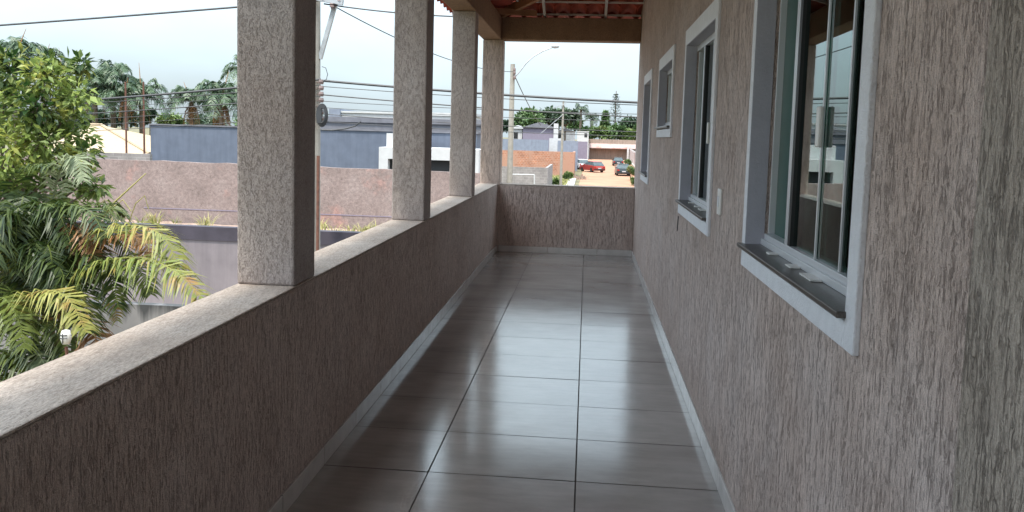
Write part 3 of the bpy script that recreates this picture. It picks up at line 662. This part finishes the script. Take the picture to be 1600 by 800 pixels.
def wire(name, a, b, sag, r, label, n=24):
    a, b = Vector(a), Vector(b); q = MB(); pts = [a+(b-a)*i/n-Vector((0, 0, sag*4*(i/n)*(1-i/n))) for i in range(n+1)]
    q.tube(pts, r, 5); return tag(q.build(name, M['cable']), label, 'cable', 'overhead wires')
def through(pL, pR, Y, ext):
    "line in plane Y through two seen points, lengthened on the far side"
    a, b = at(*pL, Y=Y), at(*pR, Y=Y); return a, b+(b-a)*ext
Lw = [((0, 36), (505, 0), .022, 'thick black cable crossing the sky high above the shrub'),
      ((120, 149), (501, 124), .024, 'thick cable crossing just above the two right hand palm crowns'),
      ((120, 154), (501, 133), .010, 'thin wire just under the thick cable left of the pole'),
      ((120, 170), (501, 150), .012, 'dark wire crossing the palms at mid crown height'),
      ((120, 162), (501, 141), .006, 'very thin wire among the palm crowns'),
      ((120, 179), (501, 160), .006, 'thin wire below the dark one, before the palm trunks'),
      ((120, 188), (501, 170), .006, 'thin wire crossing the palm trunks'),
      ((120, 197), (501, 181), .007, 'lowest wire, grazing the top of the slate blue building')]
for i, (a, b_, r, lab) in enumerate(Lw):
    p, q_ = at(*a, Y=YA-.2), at(*b_, Y=YA-.2); p = p+(p-q_)*1.2; wire('overhead_wire', p, q_, .12 if i else .05, r, lab)
Rw = [((506, 6), (700, 18), .016, 'high wire leaving the pole crossarm to the right'),
      ((503, 126), (1000, 153), .026, 'thickest right hand cable, crossing above the distant trees'),
      ((503, 135), (1000, 157), .008, 'thin wire just under the thickest right hand cable'),
      ((503, 148), (1000, 176), .013, 'middle dark cable touching the far tree tops'),
      ((503, 158), (1000, 171), .007, 'thin pale wire between the two thicker cables'),
      ((503, 168), (1000, 183), .006, 'thin wire crossing the palm at the street end'),
      ((503, 178), (1000, 199), .008, 'wire crossing the far tree crowns'),
      ((503, 190), (1000, 206), .007, 'lowest right hand wire, over the far roofs')]
for a, b_, r, lab in Rw:
    p, q_ = through(a, b_, YA-.2, .7); wire('overhead_wire', p, q_, .1, r, lab)
wire('overhead_wire', at(519, 8, Y=YA-.2), at(801, 112, Y=YB-.15), .35, .014, 'slanting cable from the nearest pole down towards the lamp pole')
wire('overhead_wire', at(804, 118, Y=YB-.15), at(845, 196, Y=60), .15, .02, 'wire slanting down right from the lamp pole')

# ------------------------------------------------------------------ vegetation
def leaf_quad(mb, p, d, n, L, W, t, fold=.25):
    s_ = d.cross(n).normalized(); up = n
    a = p; b_ = p+d*L*.45+s_*W/2+up*W*fold; c = p+d*L; e = p+d*L*.45-s_*W/2+up*W*fold; m_ = p+d*L*.5
    mb.quad([a, b_, c, m_], t=t); mb.quad([a, m_, c, e], t=t)
def rvec(rng):
    while True:
        v = Vector((rng.uniform(-1, 1), rng.uniform(-1, 1), rng.uniform(-1, 1)))
        if .05 < v.length < 1: return v.normalized()
def clump(mb, c, r, n, L, W, rng, sq=.85, tone=(0, 1), hollow=.55):
    tb = rng.uniform(*tone)
    for _ in range(n):
        v = rvec(rng); k = r*(hollow+(1-hollow)*rng.random()**.7)*(1+.25*noise.noise(v*2+Vector(c)*.3))
        p = Vector(c)+Vector((v.x*k, v.y*k, v.z*k*sq)); d = (v+rvec(rng)*.8+Vector((0, 0, -.3))).normalized(); nn = (rvec(rng)*.6+Vector((0, 0, 1))).normalized()
        if abs(d.dot(nn)) > .95: continue
        leaf_quad(mb, p, d, nn, L*rng.uniform(.6, 1.3), W*rng.uniform(.7, 1.2), min(1, max(0, tb+rng.uniform(-.3, .3))))
def frond(mb, P, width, n, rng, droop=.5, lw=.02, tone=(.2, .9), spread=.9, stemr=.012):
    "P: points of a curved rib (base to tip); leaflets both sides"
    def Q(t):
        k = t*(len(P)-1); i = min(int(k), len(P)-2); f_ = k-i
        p0, p1, p2, p3 = P[max(i-1, 0)], P[i], P[i+1], P[min(i+2, len(P)-1)]
        return .5*((2*p1)+(p2-p0)*f_+(2*p0-5*p1+4*p2-p3)*f_*f_+(3*p1-p0-3*p2+p3)*f_**3)
    rib = [Q(i/14) for i in range(15)]; mb.tube(rib, [stemr*(1-.8*i/14) for i in range(15)], 5, t=.8)
    for i in range(n):
        t = .14+.86*i/n; p = Q(t); d = (Q(min(1, t+.02))-Q(max(0, t-.02))).normalized()
        L = 1.08*width*(math.sin(math.pi*min(1, .12+t*.86))**.6)*rng.uniform(.85, 1.1)
        side = d.cross(Vector((0, 0, 1)));
        if side.length < .1: side = Vector((1, 0, 0))
        side.normalize(); tn = rng.uniform(*tone)
        for sg in (-1, 1):
            o = (side*sg*spread+d*rng.uniform(.35, .95)+Vector((0, 0, rng.uniform(-.15, .5)))).normalized(); L = L*rng.uniform(.88, 1.08)
            m1 = p+o*L*.5+Vector((0, 0, -droop*L*.12)); e = p+o*L*.95+Vector((0, 0, -droop*L*rng.uniform(.45, .75)))
            wv = d*lw*.5
            mb.quad([p-wv*.5, p+wv*.5, m1+wv, m1-wv], t=tn); mb.quad([m1-wv, m1+wv, e], t=tn)

# leafy shrub at the left edge
rng = random.Random(21)
YS = 8.6; base = Vector((at(-40, 300, Y=YS).x, YS, GZ))
sh = thing('broadleaf_tree', base, 'bushy lime green broadleaf tree at the left edge, beside the palm', 'tree')
cr = MB(); spots = []
for px, py, rr, dy in [(-30, 120, 62, .3), (25, 118, 48, 0), (70, 122, 38, -.2), (108, 118, 34, .2), (120, 150, 32, -.1), (60, 165, 50, -.3), (0, 175, 60, -.2), (100, 185, 42, 0), (122, 215, 30, .1), (128, 245, 26, -.2), (60, 225, 50, -.3), (10, 235, 55, -.4), (98, 262, 36, .2), (40, 285, 50, .1), (-10, 300, 55, 0), (135, 285, 26, .1), (110, 310, 30, .2), (152, 292, 14, 0), (-90, 160, 90, .2), (-90, 280, 90, 0), (20, 345, 40, .3), (75, 100, 20, 0), (15, 98, 22, .1), (128, 100, 14, .1)]:
    c = at(px, py, Y=YS+dy); r_ = rr/F_PX*(YS+dy); spots.append(c)
    clump(cr, c, r_, int(135*(r_/.25)**2)+40, rng.uniform(.10, .15), rng.uniform(.05, .065), rng, .9, (.0, .95), .12)
cr.build('crown', M['leaf_near'], sh)
q = MB(); fork = base+Vector((.1, 0, 3.2)); q.tube([base, base+Vector((.05, .05, 1.6)), fork], [.09, .075, .06], 8)
for c in spots: q.tube([fork+Vector((rng.uniform(-.1, .1), 0, rng.uniform(-.5, .1))), (fork+c)/2+Vector((0, 0, -.1)), c], [.03, .02, .006], 5)
q.build('trunk', M['bark'], sh)

# clustered palm in front
YP = 7.4; pbase = Vector((at(62, 470, Y=YP).x, YP, GZ))
pm = thing('clump_palm', pbase, 'multi stemmed palm with green and yellowing arched fronds leaning towards the veranda', 'palm')
crown0 = at(70, 455, Y=YP)
for k in range(9):
    a = rng.uniform(0, 6.28); b0 = pbase+Vector((math.cos(a)*.22, math.sin(a)*.22, 0)); tp = crown0+Vector((rng.uniform(-.35, .3), rng.uniform(-.3, .3), rng.uniform(-.5, .55)))
    q = MB(); q.tube([b0, b0.lerp(tp, .5)+Vector((rng.uniform(-.05, .05), 0, 0)), tp], [.04, .034, .02], 7); q.build('stem', M['cane'], pm)
def fr_px(pts, width, n, mat, tone, droop=.8, lw=.027, spread=.9):
    q = MB(); frond(q, [at(x, y, Y=yy) for x, y, yy in pts], width, int(n*1.25), rng, droop, lw, tone, spread); q.build('frond', M[mat], pm)
S = [
 ([(70, 455, 7.4), (130, 385, 7.2), (200, 353, 7.0), (255, 370, 6.9), (284, 432, 6.8)], .36, 60, 'frond_y', (.3, 1)),
 ([(75, 470, 7.3), (140, 418, 7.0), (215, 402, 6.8), (275, 425, 6.6), (318, 468, 6.5)], .36, 58, 'frond_y', (.1, .7)),
 ([(80, 480, 7.3), (130, 430, 7.1), (175, 408, 7.0), (215, 420, 6.9), (236, 460, 6.8)], .34, 50, 'frond', (.3, 1)),
 ([(20, 560, 7.2), (20, 490, 6.9), (60, 455, 6.7), (105, 465, 6.6), (135, 520, 6.5)], .34, 52, 'frond_y', (.5, 1)),
 ([(0, 560, 7.0), (-20, 500, 6.8), (0, 465, 6.7), (25, 490, 6.6), (40, 545, 6.5)], .33, 48, 'frond', (.5, 1)),
 ([(70, 450, 7.5), (80, 330, 7.6), (95, 262, 7.5), (118, 245, 7.4), (130, 282, 7.3)], .24, 50, 'frond_s', (.5, 1)),
 ([(60, 450, 7.5), (30, 340, 7.6), (20, 290, 7.6), (50, 258, 7.5), (95, 262, 7.4)], .3, 48, 'frond', (.0, .5)),
 ([(65, 450, 7.4), (70, 360, 7.3), (100, 322, 7.2), (140, 330, 7.1), (165, 372, 7.0)], .32, 52, 'frond', (0, .6)),
 ([(60, 450, 7.5), (40, 380, 7.3), (60, 322, 7.2), (90, 330, 7.1), (112, 385, 7.0)], .34, 56, 'frond', (0, .4)),
 ([(60, 460, 7.5), (20, 390, 7.3), (-10, 350, 7.2), (-40, 370, 7.1), (-60, 430, 7.0)], .34, 52, 'frond', (0, .5)),
 ([(60, 460, 7.4), (50, 380, 7.2), (20, 335, 7.0), (0, 350, 6.9), (-10, 410, 6.8)], .34, 56, 'frond', (0, .4)),
 ([(70, 470, 7.4), (100, 420, 7.2), (130, 395, 7.1), (170, 420, 7.0), (185, 480, 6.9)], .34, 52, 'frond', (0, .5)),
 ([(70, 480, 7.4), (90, 440, 7.1), (110, 430, 7.0), (130, 460, 6.9), (140, 520, 6.8)], .34, 52, 'frond', (0, .5)),
 ([(60, 480, 7.4), (50, 430, 7.2), (70, 400, 7.0), (95, 420, 6.9), (110, 480, 6.8)], .36, 56, 'frond', (0, .35)),
 ([(40, 470, 7.3), (20, 420, 7.2), (40, 380, 7.1), (70, 400, 7.0), (84, 455, 6.9)], .36, 56, 'frond', (0, .35)),
 ([(50, 560, 7.2), (40, 520, 7.0), (70, 500, 6.9), (100, 530, 6.8), (112, 590, 6.7)], .3, 46, 'frond', (.1, .6)),
 ([(10, 600, 7.1), (10, 560, 6.9), (40, 540, 6.8), (65, 560, 6.7), (80, 610, 6.6)], .32, 46, 'frond_s', (0, .7)),
 ([(-20, 620, 7.0), (0, 570, 6.8), (20, 550, 6.7), (50, 585, 6.6), (60, 640, 6.5)], .3, 46, 'frond', (.1, .7)),
 ([(70, 460, 7.5), (120, 400, 7.6), (150, 345, 7.7), (175, 325, 7.8), (195, 335, 7.9)], .28, 46, 'frond', (.2, .8)),
 ([(70, 450, 7.5), (100, 380, 7.4), (120, 350, 7.3), (135, 360, 7.2), (150, 400, 7.1)], .3, 48, 'dead', (.1, .9)),
 ([(60, 520, 7.3), (90, 490, 7.1), (140, 500, 7.0), (150, 540, 6.9), (140, 580, 6.8)], .26, 36, 'dead', (.1, .9)),
 ([(80, 470, 7.4), (135, 400, 7.3), (175, 370, 7.2), (215, 372, 7.1), (240, 400, 7.0)], .26, 46, 'dead', (.3, 1)),
]
for s_ in S: fr_px(*s_)
for k in range(26):
    x0_, y0_ = rng.uniform(30, 90), rng.uniform(420, 520); ex = x0_+rng.uniform(-110, 110); py_ = y0_-rng.uniform(60, 150); yy = 7.75-rng.random()*.8
    fr_px([(x0_, y0_, 7.6), (x0_*.6+ex*.4, (y0_+py_)/2-10, yy), (x0_*.3+ex*.7, py_, yy), (ex, py_+rng.uniform(20, 50), yy-.1), (ex+(ex-x0_)*.15, py_+rng.uniform(60, 110), yy-.15)], rng.uniform(.24, .34), 44, rng.choice(['frond', 'frond', 'frond', 'frond', 'frond_s', 'frond_y']), (0, rng.uniform(.25, .7)), rng.uniform(.5, 1.2), .02)
q = MB(); q.tube([at(150, 352, Y=7.6), at(180, 315, Y=7.6), at(228, 271, Y=7.6)], [.012, .01, .005], 5)
for pts in ([(170, 350), (176, 325), (192, 312), (205, 330)], [(200, 352), (212, 318), (226, 306), (232, 326)], [(150, 345), (150, 322), (165, 312), (180, 322)]):
    q.tube([at(x, y, Y=7.7) for x, y in pts], .006, 5)
q.build('flower_stalk', M['grassm'], pm)
# hanging dark litter in the palm's heart
q = MB()
for _ in range(500):
    c = at(rng.uniform(0, 120), rng.uniform(310, 480), Y=7.55+rng.uniform(-.1, .3)); d = Vector((rng.uniform(-.4, .4), rng.uniform(-.3, .3), -1)).normalized(); L = rng.uniform(.15, .45); s_ = Vector((.006, .004, 0))
    m_ = c+d*L*.5+Vector((rng.uniform(-.05, .05), 0, 0)); q.quad([c-s_, c+s_, m_+s_, m_-s_], t=rng.random()*.4); q.quad([m_-s_, m_+s_, c+d*L], t=.2)
q.build('hanging_leaflets', M['frond'], pm)
# undergrowth shrub at the foot of the balcony
ug = thing('garden_shrub', (at(20, 640, Y=6.6).x, 6.6, GZ), 'low green shrub below the palm at the lower left corner', 'shrub')
q = MB()
for px, py, rr in ((0, 590, 45), (40, 600, 36), (70, 560, 26), (-40, 560, 60), (20, 640, 50)): c = at(px, py, Y=6.9); clump(q, c, rr/F_PX*6.9, 220, .1, .035, rng, .9, (0, .7), .2)
q.build('crown', M['frond'], ug)
q = MB(); b0 = Vector((at(20, 640, Y=6.6).x, 6.9, GZ))
for px in (0, 40, 70): q.tube([b0, at(px, 590, Y=6.9)], [.03, .012], 6)
q.build('trunk', M['bark'], ug)
# caged white garden lamp on its stalk
lc = at(103, 527, Y=6.3); gl_ = thing('garden_lamp', (lc.x, 6.3, GZ), 'small white oval caged garden lamp on a dark stalk in front of the mouldy wall', 'lamp')
q = MB(); q.lathe(lc, [(0, -.062), (.03, -.055), (.042, -.015), (.042, .02), (.03, .058), (0, .065)], 12, 'Z'); q.build('globe', M['plastic'], gl_, smooth=True)
q = MB(); cz = [lc+Vector((0, -.045, z)) for z in (-.045, .045)]; q.tube(cz, .004, 5); q.tube([lc+Vector((-.034, -.034, .0)), lc+Vector((0, -.047, 0)), lc+Vector((.034, -.034, .0))], .004, 5)
q.tube([lc+Vector((-.032, -.032, .026)), lc+Vector((0, -.047, .026)), lc+Vector((.032, -.032, .026))], .005, 5); q.build('cage', M['cable'], gl_)
q = MB(); q.tube([(lc.x, 6.3, GZ), (lc.x+.02, 6.3, lc.z-.3), (lc.x, 6.3, lc.z-.08)], .014, 6); q.build('stalk', M['rust'], gl_)

# distant palms
def far_palm(px, py, Y, r_px, label, n=22, dead=0, lean=0, zg=GZ, mat='far_palm', trunkr=.16, spear=None):
    r_px *= 1.22
    c = at(px, py, Y=Y); r = r_px/F_PX*Y; rg = random.Random(int(px*7+py)); t = thing('palm_tree', (c.x-lean, Y, zg), label, 'palm', 'palms behind the blue and cream houses')
    q = MB(); q.tube([(c.x-lean, Y, zg), (c.x-lean*.3, Y, (zg+c.z)/2), (c.x, Y, c.z)], [trunkr*1.25, trunkr, trunkr*.85], 8); q.build('trunk', M['bark'], t)
    for i in range(n):
        a = i*2.4+rg.uniform(-.2, .2); el = rg.uniform(-.35, 1.15); L = r*rg.uniform(.85, 1.2)
        d = Vector((math.cos(a)*math.cos(el), math.sin(a)*math.cos(el), math.sin(el)))
        P = [c, c+d*L*.4+Vector((0, 0, L*.08)), c+d*L*.75-Vector((0, 0, L*.05)), c+d*L-Vector((0, 0, L*.42))]
        q = MB(); frond(q, P, r*.36, 30, rg, 1.0, r*.042, (0, 1), .9, r*.012); q.build('frond', M[mat], t)
    for i in range(dead):
        a = rg.uniform(0, 6.28); d = Vector((math.cos(a)*.28, math.sin(a)*.28, 0))*r; e = c+d*1.1-Vector((0, 0, r*rg.uniform(.7, 1.25)))
        q = MB(); frond(q, [c-Vector((0, 0, r*.1)), c+d*.7-Vector((0, 0, r*.3)), e], r*.14, 14, rg, .6, r*.03, (0, 1), .6, r*.012); q.build('dead_frond', M['dead'], t)
    if spear:
        q = MB()
        q.tube([c, at(spear[0], spear[1], Y=Y)], [r*.03, r*.006], 5); q.build('spear_leaf', M['dead'], t)
    return t
far_palm(22, 92, 46, 46, 'tall palm rising behind the broadleaf tree, topmost at the left edge', 22, 0, spear=(41, 44))
far_palm(66, 100, 48, 34, 'palm crown just above the right part of the broadleaf tree', 18, 0, spear=(78, 68))
far_palm(97, 108, 52, 22, 'small palm tip showing between the broadleaf tree and the dark palm group', 14, 0, spear=(92, 74))
far_palm(148, 140, 46, 40, 'leftmost palm of the dark group above the cream roof', 22, 3)
far_palm(176, 125, 47, 36, 'tallest palm of the dark group above the cream roof', 24, 6)
far_palm(196, 152, 46, 30, 'lower middle palm of the dark group, with hanging dead fronds', 20, 12, spear=(200, 120))
far_palm(221, 150, 48, 34, 'right palm of the dark group with a tall thin spear', 22, 5, spear=(217, 98))
far_palm(299, 160, 50, 36, 'shorter of the two palms above the slate blue building', 22, 14, spear=(287, 128))
far_palm(346, 156, 48, 38, 'wider palm with rust coloured dead skirt above the slate blue building', 26, 30, spear=(357, 112))
far_palm(388, 112, 52, 34, 'palm mostly hidden behind the first veranda pillar', 20, 4)
far_palm(112, 150, 50, 34, 'palm half hidden at the right flank of the broadleaf tree', 18, 4)

def tree(px, py, Y, rx, rz_, mat, label, n=10, leaf=.3, group='trees beyond the far street', name='tree', cone=False):
    c = at(px, py, Y=Y); RX, RZ = rx/F_PX*Y, rz_/F_PX*Y; rg = random.Random(int(px*13+py)); t = thing(name, (c.x, Y, GZ), label, 'tree', group)
    q = MB(); br = MB()
    br.tube([(c.x, Y, GZ), (c.x+rg.uniform(-.3, .3), Y, c.z-RZ*.3)], [RX*.09, RX*.05], 7)
    for i in range(n):
        v = rvec(rg); v.z = v.z if v.z > -.5 else -v.z; cc = c+Vector((v.x*RX*.62, v.y*RX*.6, v.z*RZ*.6)); rr = RX*rg.uniform(.34, .52)
        if cone: k = i/n; cc = c+Vector((rg.uniform(-1, 1)*RX*.3*(1-k), rg.uniform(-1, 1)*RX*.3, RZ*(-.9+1.8*k))); rr = RX*(1.05-.85*k)
        clump(q, cc, rr, 170, leaf, leaf*.6, rg, .8 if not cone else .9, (.0, 1), .2)
        br.tube([(c.x, Y, c.z-RZ*.5), cc], [RX*.035, RX*.01], 5)
    q.build('crown', M[mat], t); br.build('trunk', M['bark'], t); return t
tree(824, 190, 150, 26, 20, 'far_leaf', 'wide rounded bright green tree behind the mauve gabled house', 14, .75)
tree(797, 197, 160, 14, 10, 'far_dark', 'small dark tree just right of the corner pillar', 8, .7)
tree(858, 187, 155, 22, 17, 'far_dark', 'dark rounded tree behind the thin distant pole', 12, .75)
tree(884, 188, 150, 22, 20, 'far_dark', 'dark tree right behind the small pale house', 12, .75)
tree(897, 197, 190, 14, 13, 'far_leaf', 'mid green tree between the dark tree and the tall palm', 8, .8)
far_palm(925, 186, 190, 11, 'full dark palm left of the cone shaped tree', 22, 0, trunkr=.4, mat='far_dark')
tree(946, 190, 200, 8, 18, 'far_leaf', 'narrow cone shaped tree at the street end', 9, .8, cone=True)
tree(988, 200, 190, 20, 18, 'far_dark', 'broad dark tree at the right end of the street view', 12, .9)
for i, (px, py, rx, rz_, lab) in enumerate([(915, 210, 14, 9, 'low bushes left above the street end wall'), (938, 210, 16, 10, 'light green bush in the middle above the street end wall'), (962, 208, 16, 12, 'bush under the tall tiered conifer'), (985, 212, 16, 9, 'bush at the right above the street end wall'), (999, 206, 10, 12, 'dark bush against the veranda wall edge')]):
    tree(px, py, 186, rx, rz_, 'far_light' if i % 2 else 'far_leaf', lab, 9, .8, name='bush')
for i, (px, py, rx, rz_, lab) in enumerate([(150, 188, 26, 14, 'dark bush under the left of the dark palm group'), (196, 186, 24, 16, 'dark bush behind the cream roof'), (233, 184, 14, 14, 'bush between the cream roof and the blue building'), (266, 190, 20, 8, 'low green bush left of the shorter palm'), (118, 190, 22, 14, 'bush behind the broadleaf tree flank')]):
    tree(px, py, 58, rx, rz_, 'far_dark' if i != 3 else 'far_light', lab, 8, .3, group='bushes behind the left houses', name='bush')
for i, (px, rx) in enumerate([(-20, 60), (60, 50), (320, 40), (400, 50), (470, 50), (560, 40), (700, 50), (760, 24)]):
    tree(px, 198 + (px-400)*.018, 210, rx, 9, 'far_leaf' if i % 2 else 'far_dark', ['far green tree on the skyline behind the broadleaf tree', 'far dark tree on the skyline under the left palms', 'far low tree on the skyline behind the blue building', 'far dark tree on the skyline hidden by the first pillar', 'far tree on the skyline near the concrete pole', 'far dark tree on the skyline behind the pale upper storey', 'far tree on the skyline behind the third pillar', 'far green tree on the skyline left of the corner pillar'][i], 10, 1.0, group='skyline trees')
far_palm(908, 171, 185, 12, 'single distant palm above the street head', 16, 2, trunkr=.3, mat='far_dark')
# tiered conifer
c = at(960.5, 205, Y=192); nt = thing('conifer_tree', (c.x, 192, GZ), 'tall thin tiered conifer rising above the street end', 'tree')
q = MB(); zt = zat(960, 142, 192); q.tube([(c.x, 192, GZ), (c.x, 192, zt)], [.35, .08], 7); q.build('trunk', M['bark'], nt)
q = MB(); rg = random.Random(3)
for k in range(17):
    z = c.z-1.5+(zt-c.z+1.2)*k/17; L = (2.6-2.1*k/17)*rg.uniform(.6, 1.1)
    for j in range(6):
        a = j*1.05+k*.5; d = Vector((math.cos(a), math.sin(a), .15))
        for s_ in range(7):
            p = Vector((c.x, 192, z))+d*L*(s_+1)/7; leaf_quad(q, p, (d+rvec(rg)*.9).normalized(), Vector((0, 0, 1)), .5, .22, rg.random()*.6)
q.build('crown', M['far_dark'], nt)
# roadside plants and grass
q = MB(); rng = random.Random(17)
for _ in range(900):
    Yy = rng.uniform(63, 91); X = rng.uniform(-5.6, -2.0)
    tuft(q, (X, Yy, GZ+.01), 7, rng.uniform(.25, .6), .35, rng, .05)
tag(q.build('roadside_grass', M['grassm']), kind='stuff')
for i, (px, py, Y, r_, lab) in enumerate([(986, 268, 90, 9, 'green roadside shrub beside the parked dark car'), (993, 282, 80, 8, 'nearest roadside shrub at the right edge of the street'), (981, 255, 112, 6, 'small roadside shrub behind the parked dark car'), (866, 284, 72, 8, 'grassy bush at the end of the low grey block wall'), (887, 274, 84, 8, 'yellowish bush at the foot of the orange brick wall')]):
    tree(px, py, Y, r_, r_*.9, 'far_light', lab, 6, .22, group='roadside shrubs', name='shrub')

# ------------------------------------------------------------------ cars
def car(loc, rz, paint, label, lightback=True):
    t = thing('parked_car', loc, label, 'car', 'cars parked on the dusty street'); t['org'] = (0, 0, 0)
    W, L = .86, 2.1
    low = [(-L, .35), (-L+.02, .62), (-L+.12, .86), (-1.35, .93), (.85, .95), (1.75, .8), (L-.02, .6), (L, .34), (L-.1, .24), (-L+.1, .24)]
    def ext(mb, prof, wf, mi=0):
        n = len(prof); b = len(mb.v)
        for s in (-1, 1):
            for y, z in prof: mb.v.append((s*wf(z), y, z))
        mb.f.append(tuple(b+i for i in range(n))[::-1]); mb.f.append(tuple(b+n+i for i in range(n)))
        for i in range(n): j = (i+1) % n; mb.f.append((b+i, b+j, b+n+j, b+n+i))
        mb.mi += [mi]*(n+2); mb.tone += [1.]*(n+2)
    q = MB(); ext(q, low, lambda z: W-.05*abs(z-.55)); q.build('body', paint, t, bevel=.03)
    q = MB(); ext(q, [(-1.95, .9), (-1.45, 1.38), (.15, 1.4), (.95, .93)], lambda z: W-.06-(z-.9)*.38); q.build('window', M['car_glass'], t, bevel=.02)
    q = MB(); ext(q, [(-1.5, 1.375), (-1.4, 1.43), (.05, 1.45), (.2, 1.39)], lambda z: W-.215); q.build('roof_panel', paint, t, bevel=.02)
    for s in (-1, 1):
        for y in (-1.3, 1.3):
            q = MB(); q.lathe((s*(W-.1), y, .31), [(0, -.1), (.31, -.1), (.31, .1), (.2, .11), (0, .09)], 18, 'X'); q.build('wheel', M['tyre'], t)
        q = MB(); q.box(s*.68-.12, s*.68+.12, -L-.015, -L+.08, .62, .8); q.build('tail_light', M['lamp_red'], t)
        q = MB(); q.box(s*.64-.16, s*.64+.16, L-.12, L+.01, .52, .68); q.build('headlight', M['lamp_white'], t)
        q = MB(); q.box(s*(W+.02)-.07, s*(W+.02)+.07, .62, .75, .93, 1.05); q.build('mirror', paint, t)
    q = MB(); q.box(-.24, .24, -L-.02, -L, .5, .62); q.build('number_plate', M['pale'], t)
    q = MB(); q.box(-W+.03, W-.03, -L-.05, -L+.1, .28, .46); q.build('bumper', M['black'], t, bevel=.02)
    q = MB(); q.box(-W+.03, W-.03, L-.1, L+.04, .28, .44); q.build('bumper', M['black'], t, bevel=.02)
    t.location = loc; t.rotation_euler = (0, 0, rz); return t
car(at(972.5, 274, Z=GZ+.01), R(2), M['car_dark'], 'dark green car parked on the right side of the dusty street, nearer of the two')
car(at(965, 259, Z=GZ+.01), R(1), M['car_black'], 'black car parked ahead of the dark green one')
car(at(925, 268.5, Z=GZ+.01), R(28), M['car_red'], 'red car standing crosswise at the left side of the dusty street')
car(at(906, 264, Z=GZ+.01), R(20), M['car_silver'], 'pale car beside the purple grey wall, left of the red car')
# rubble heap at the kerb
q = MB(); rng = random.Random(2); c0 = at(903, 276, Y=90)
for _ in range(60):
    p = Vector((c0.x+rng.gauss(0, .5), 90+rng.gauss(0, 1.5), GZ)); s_ = rng.uniform(.08, .28); q.box(p.x, p.x+s_, p.y, p.y+s_, GZ, GZ+s_*rng.uniform(.6, 1.6))
tag(q.build('rubble', M['rubble']), kind='stuff')
for o in bpy.data.objects:
    if 'org' in o: del o['org']
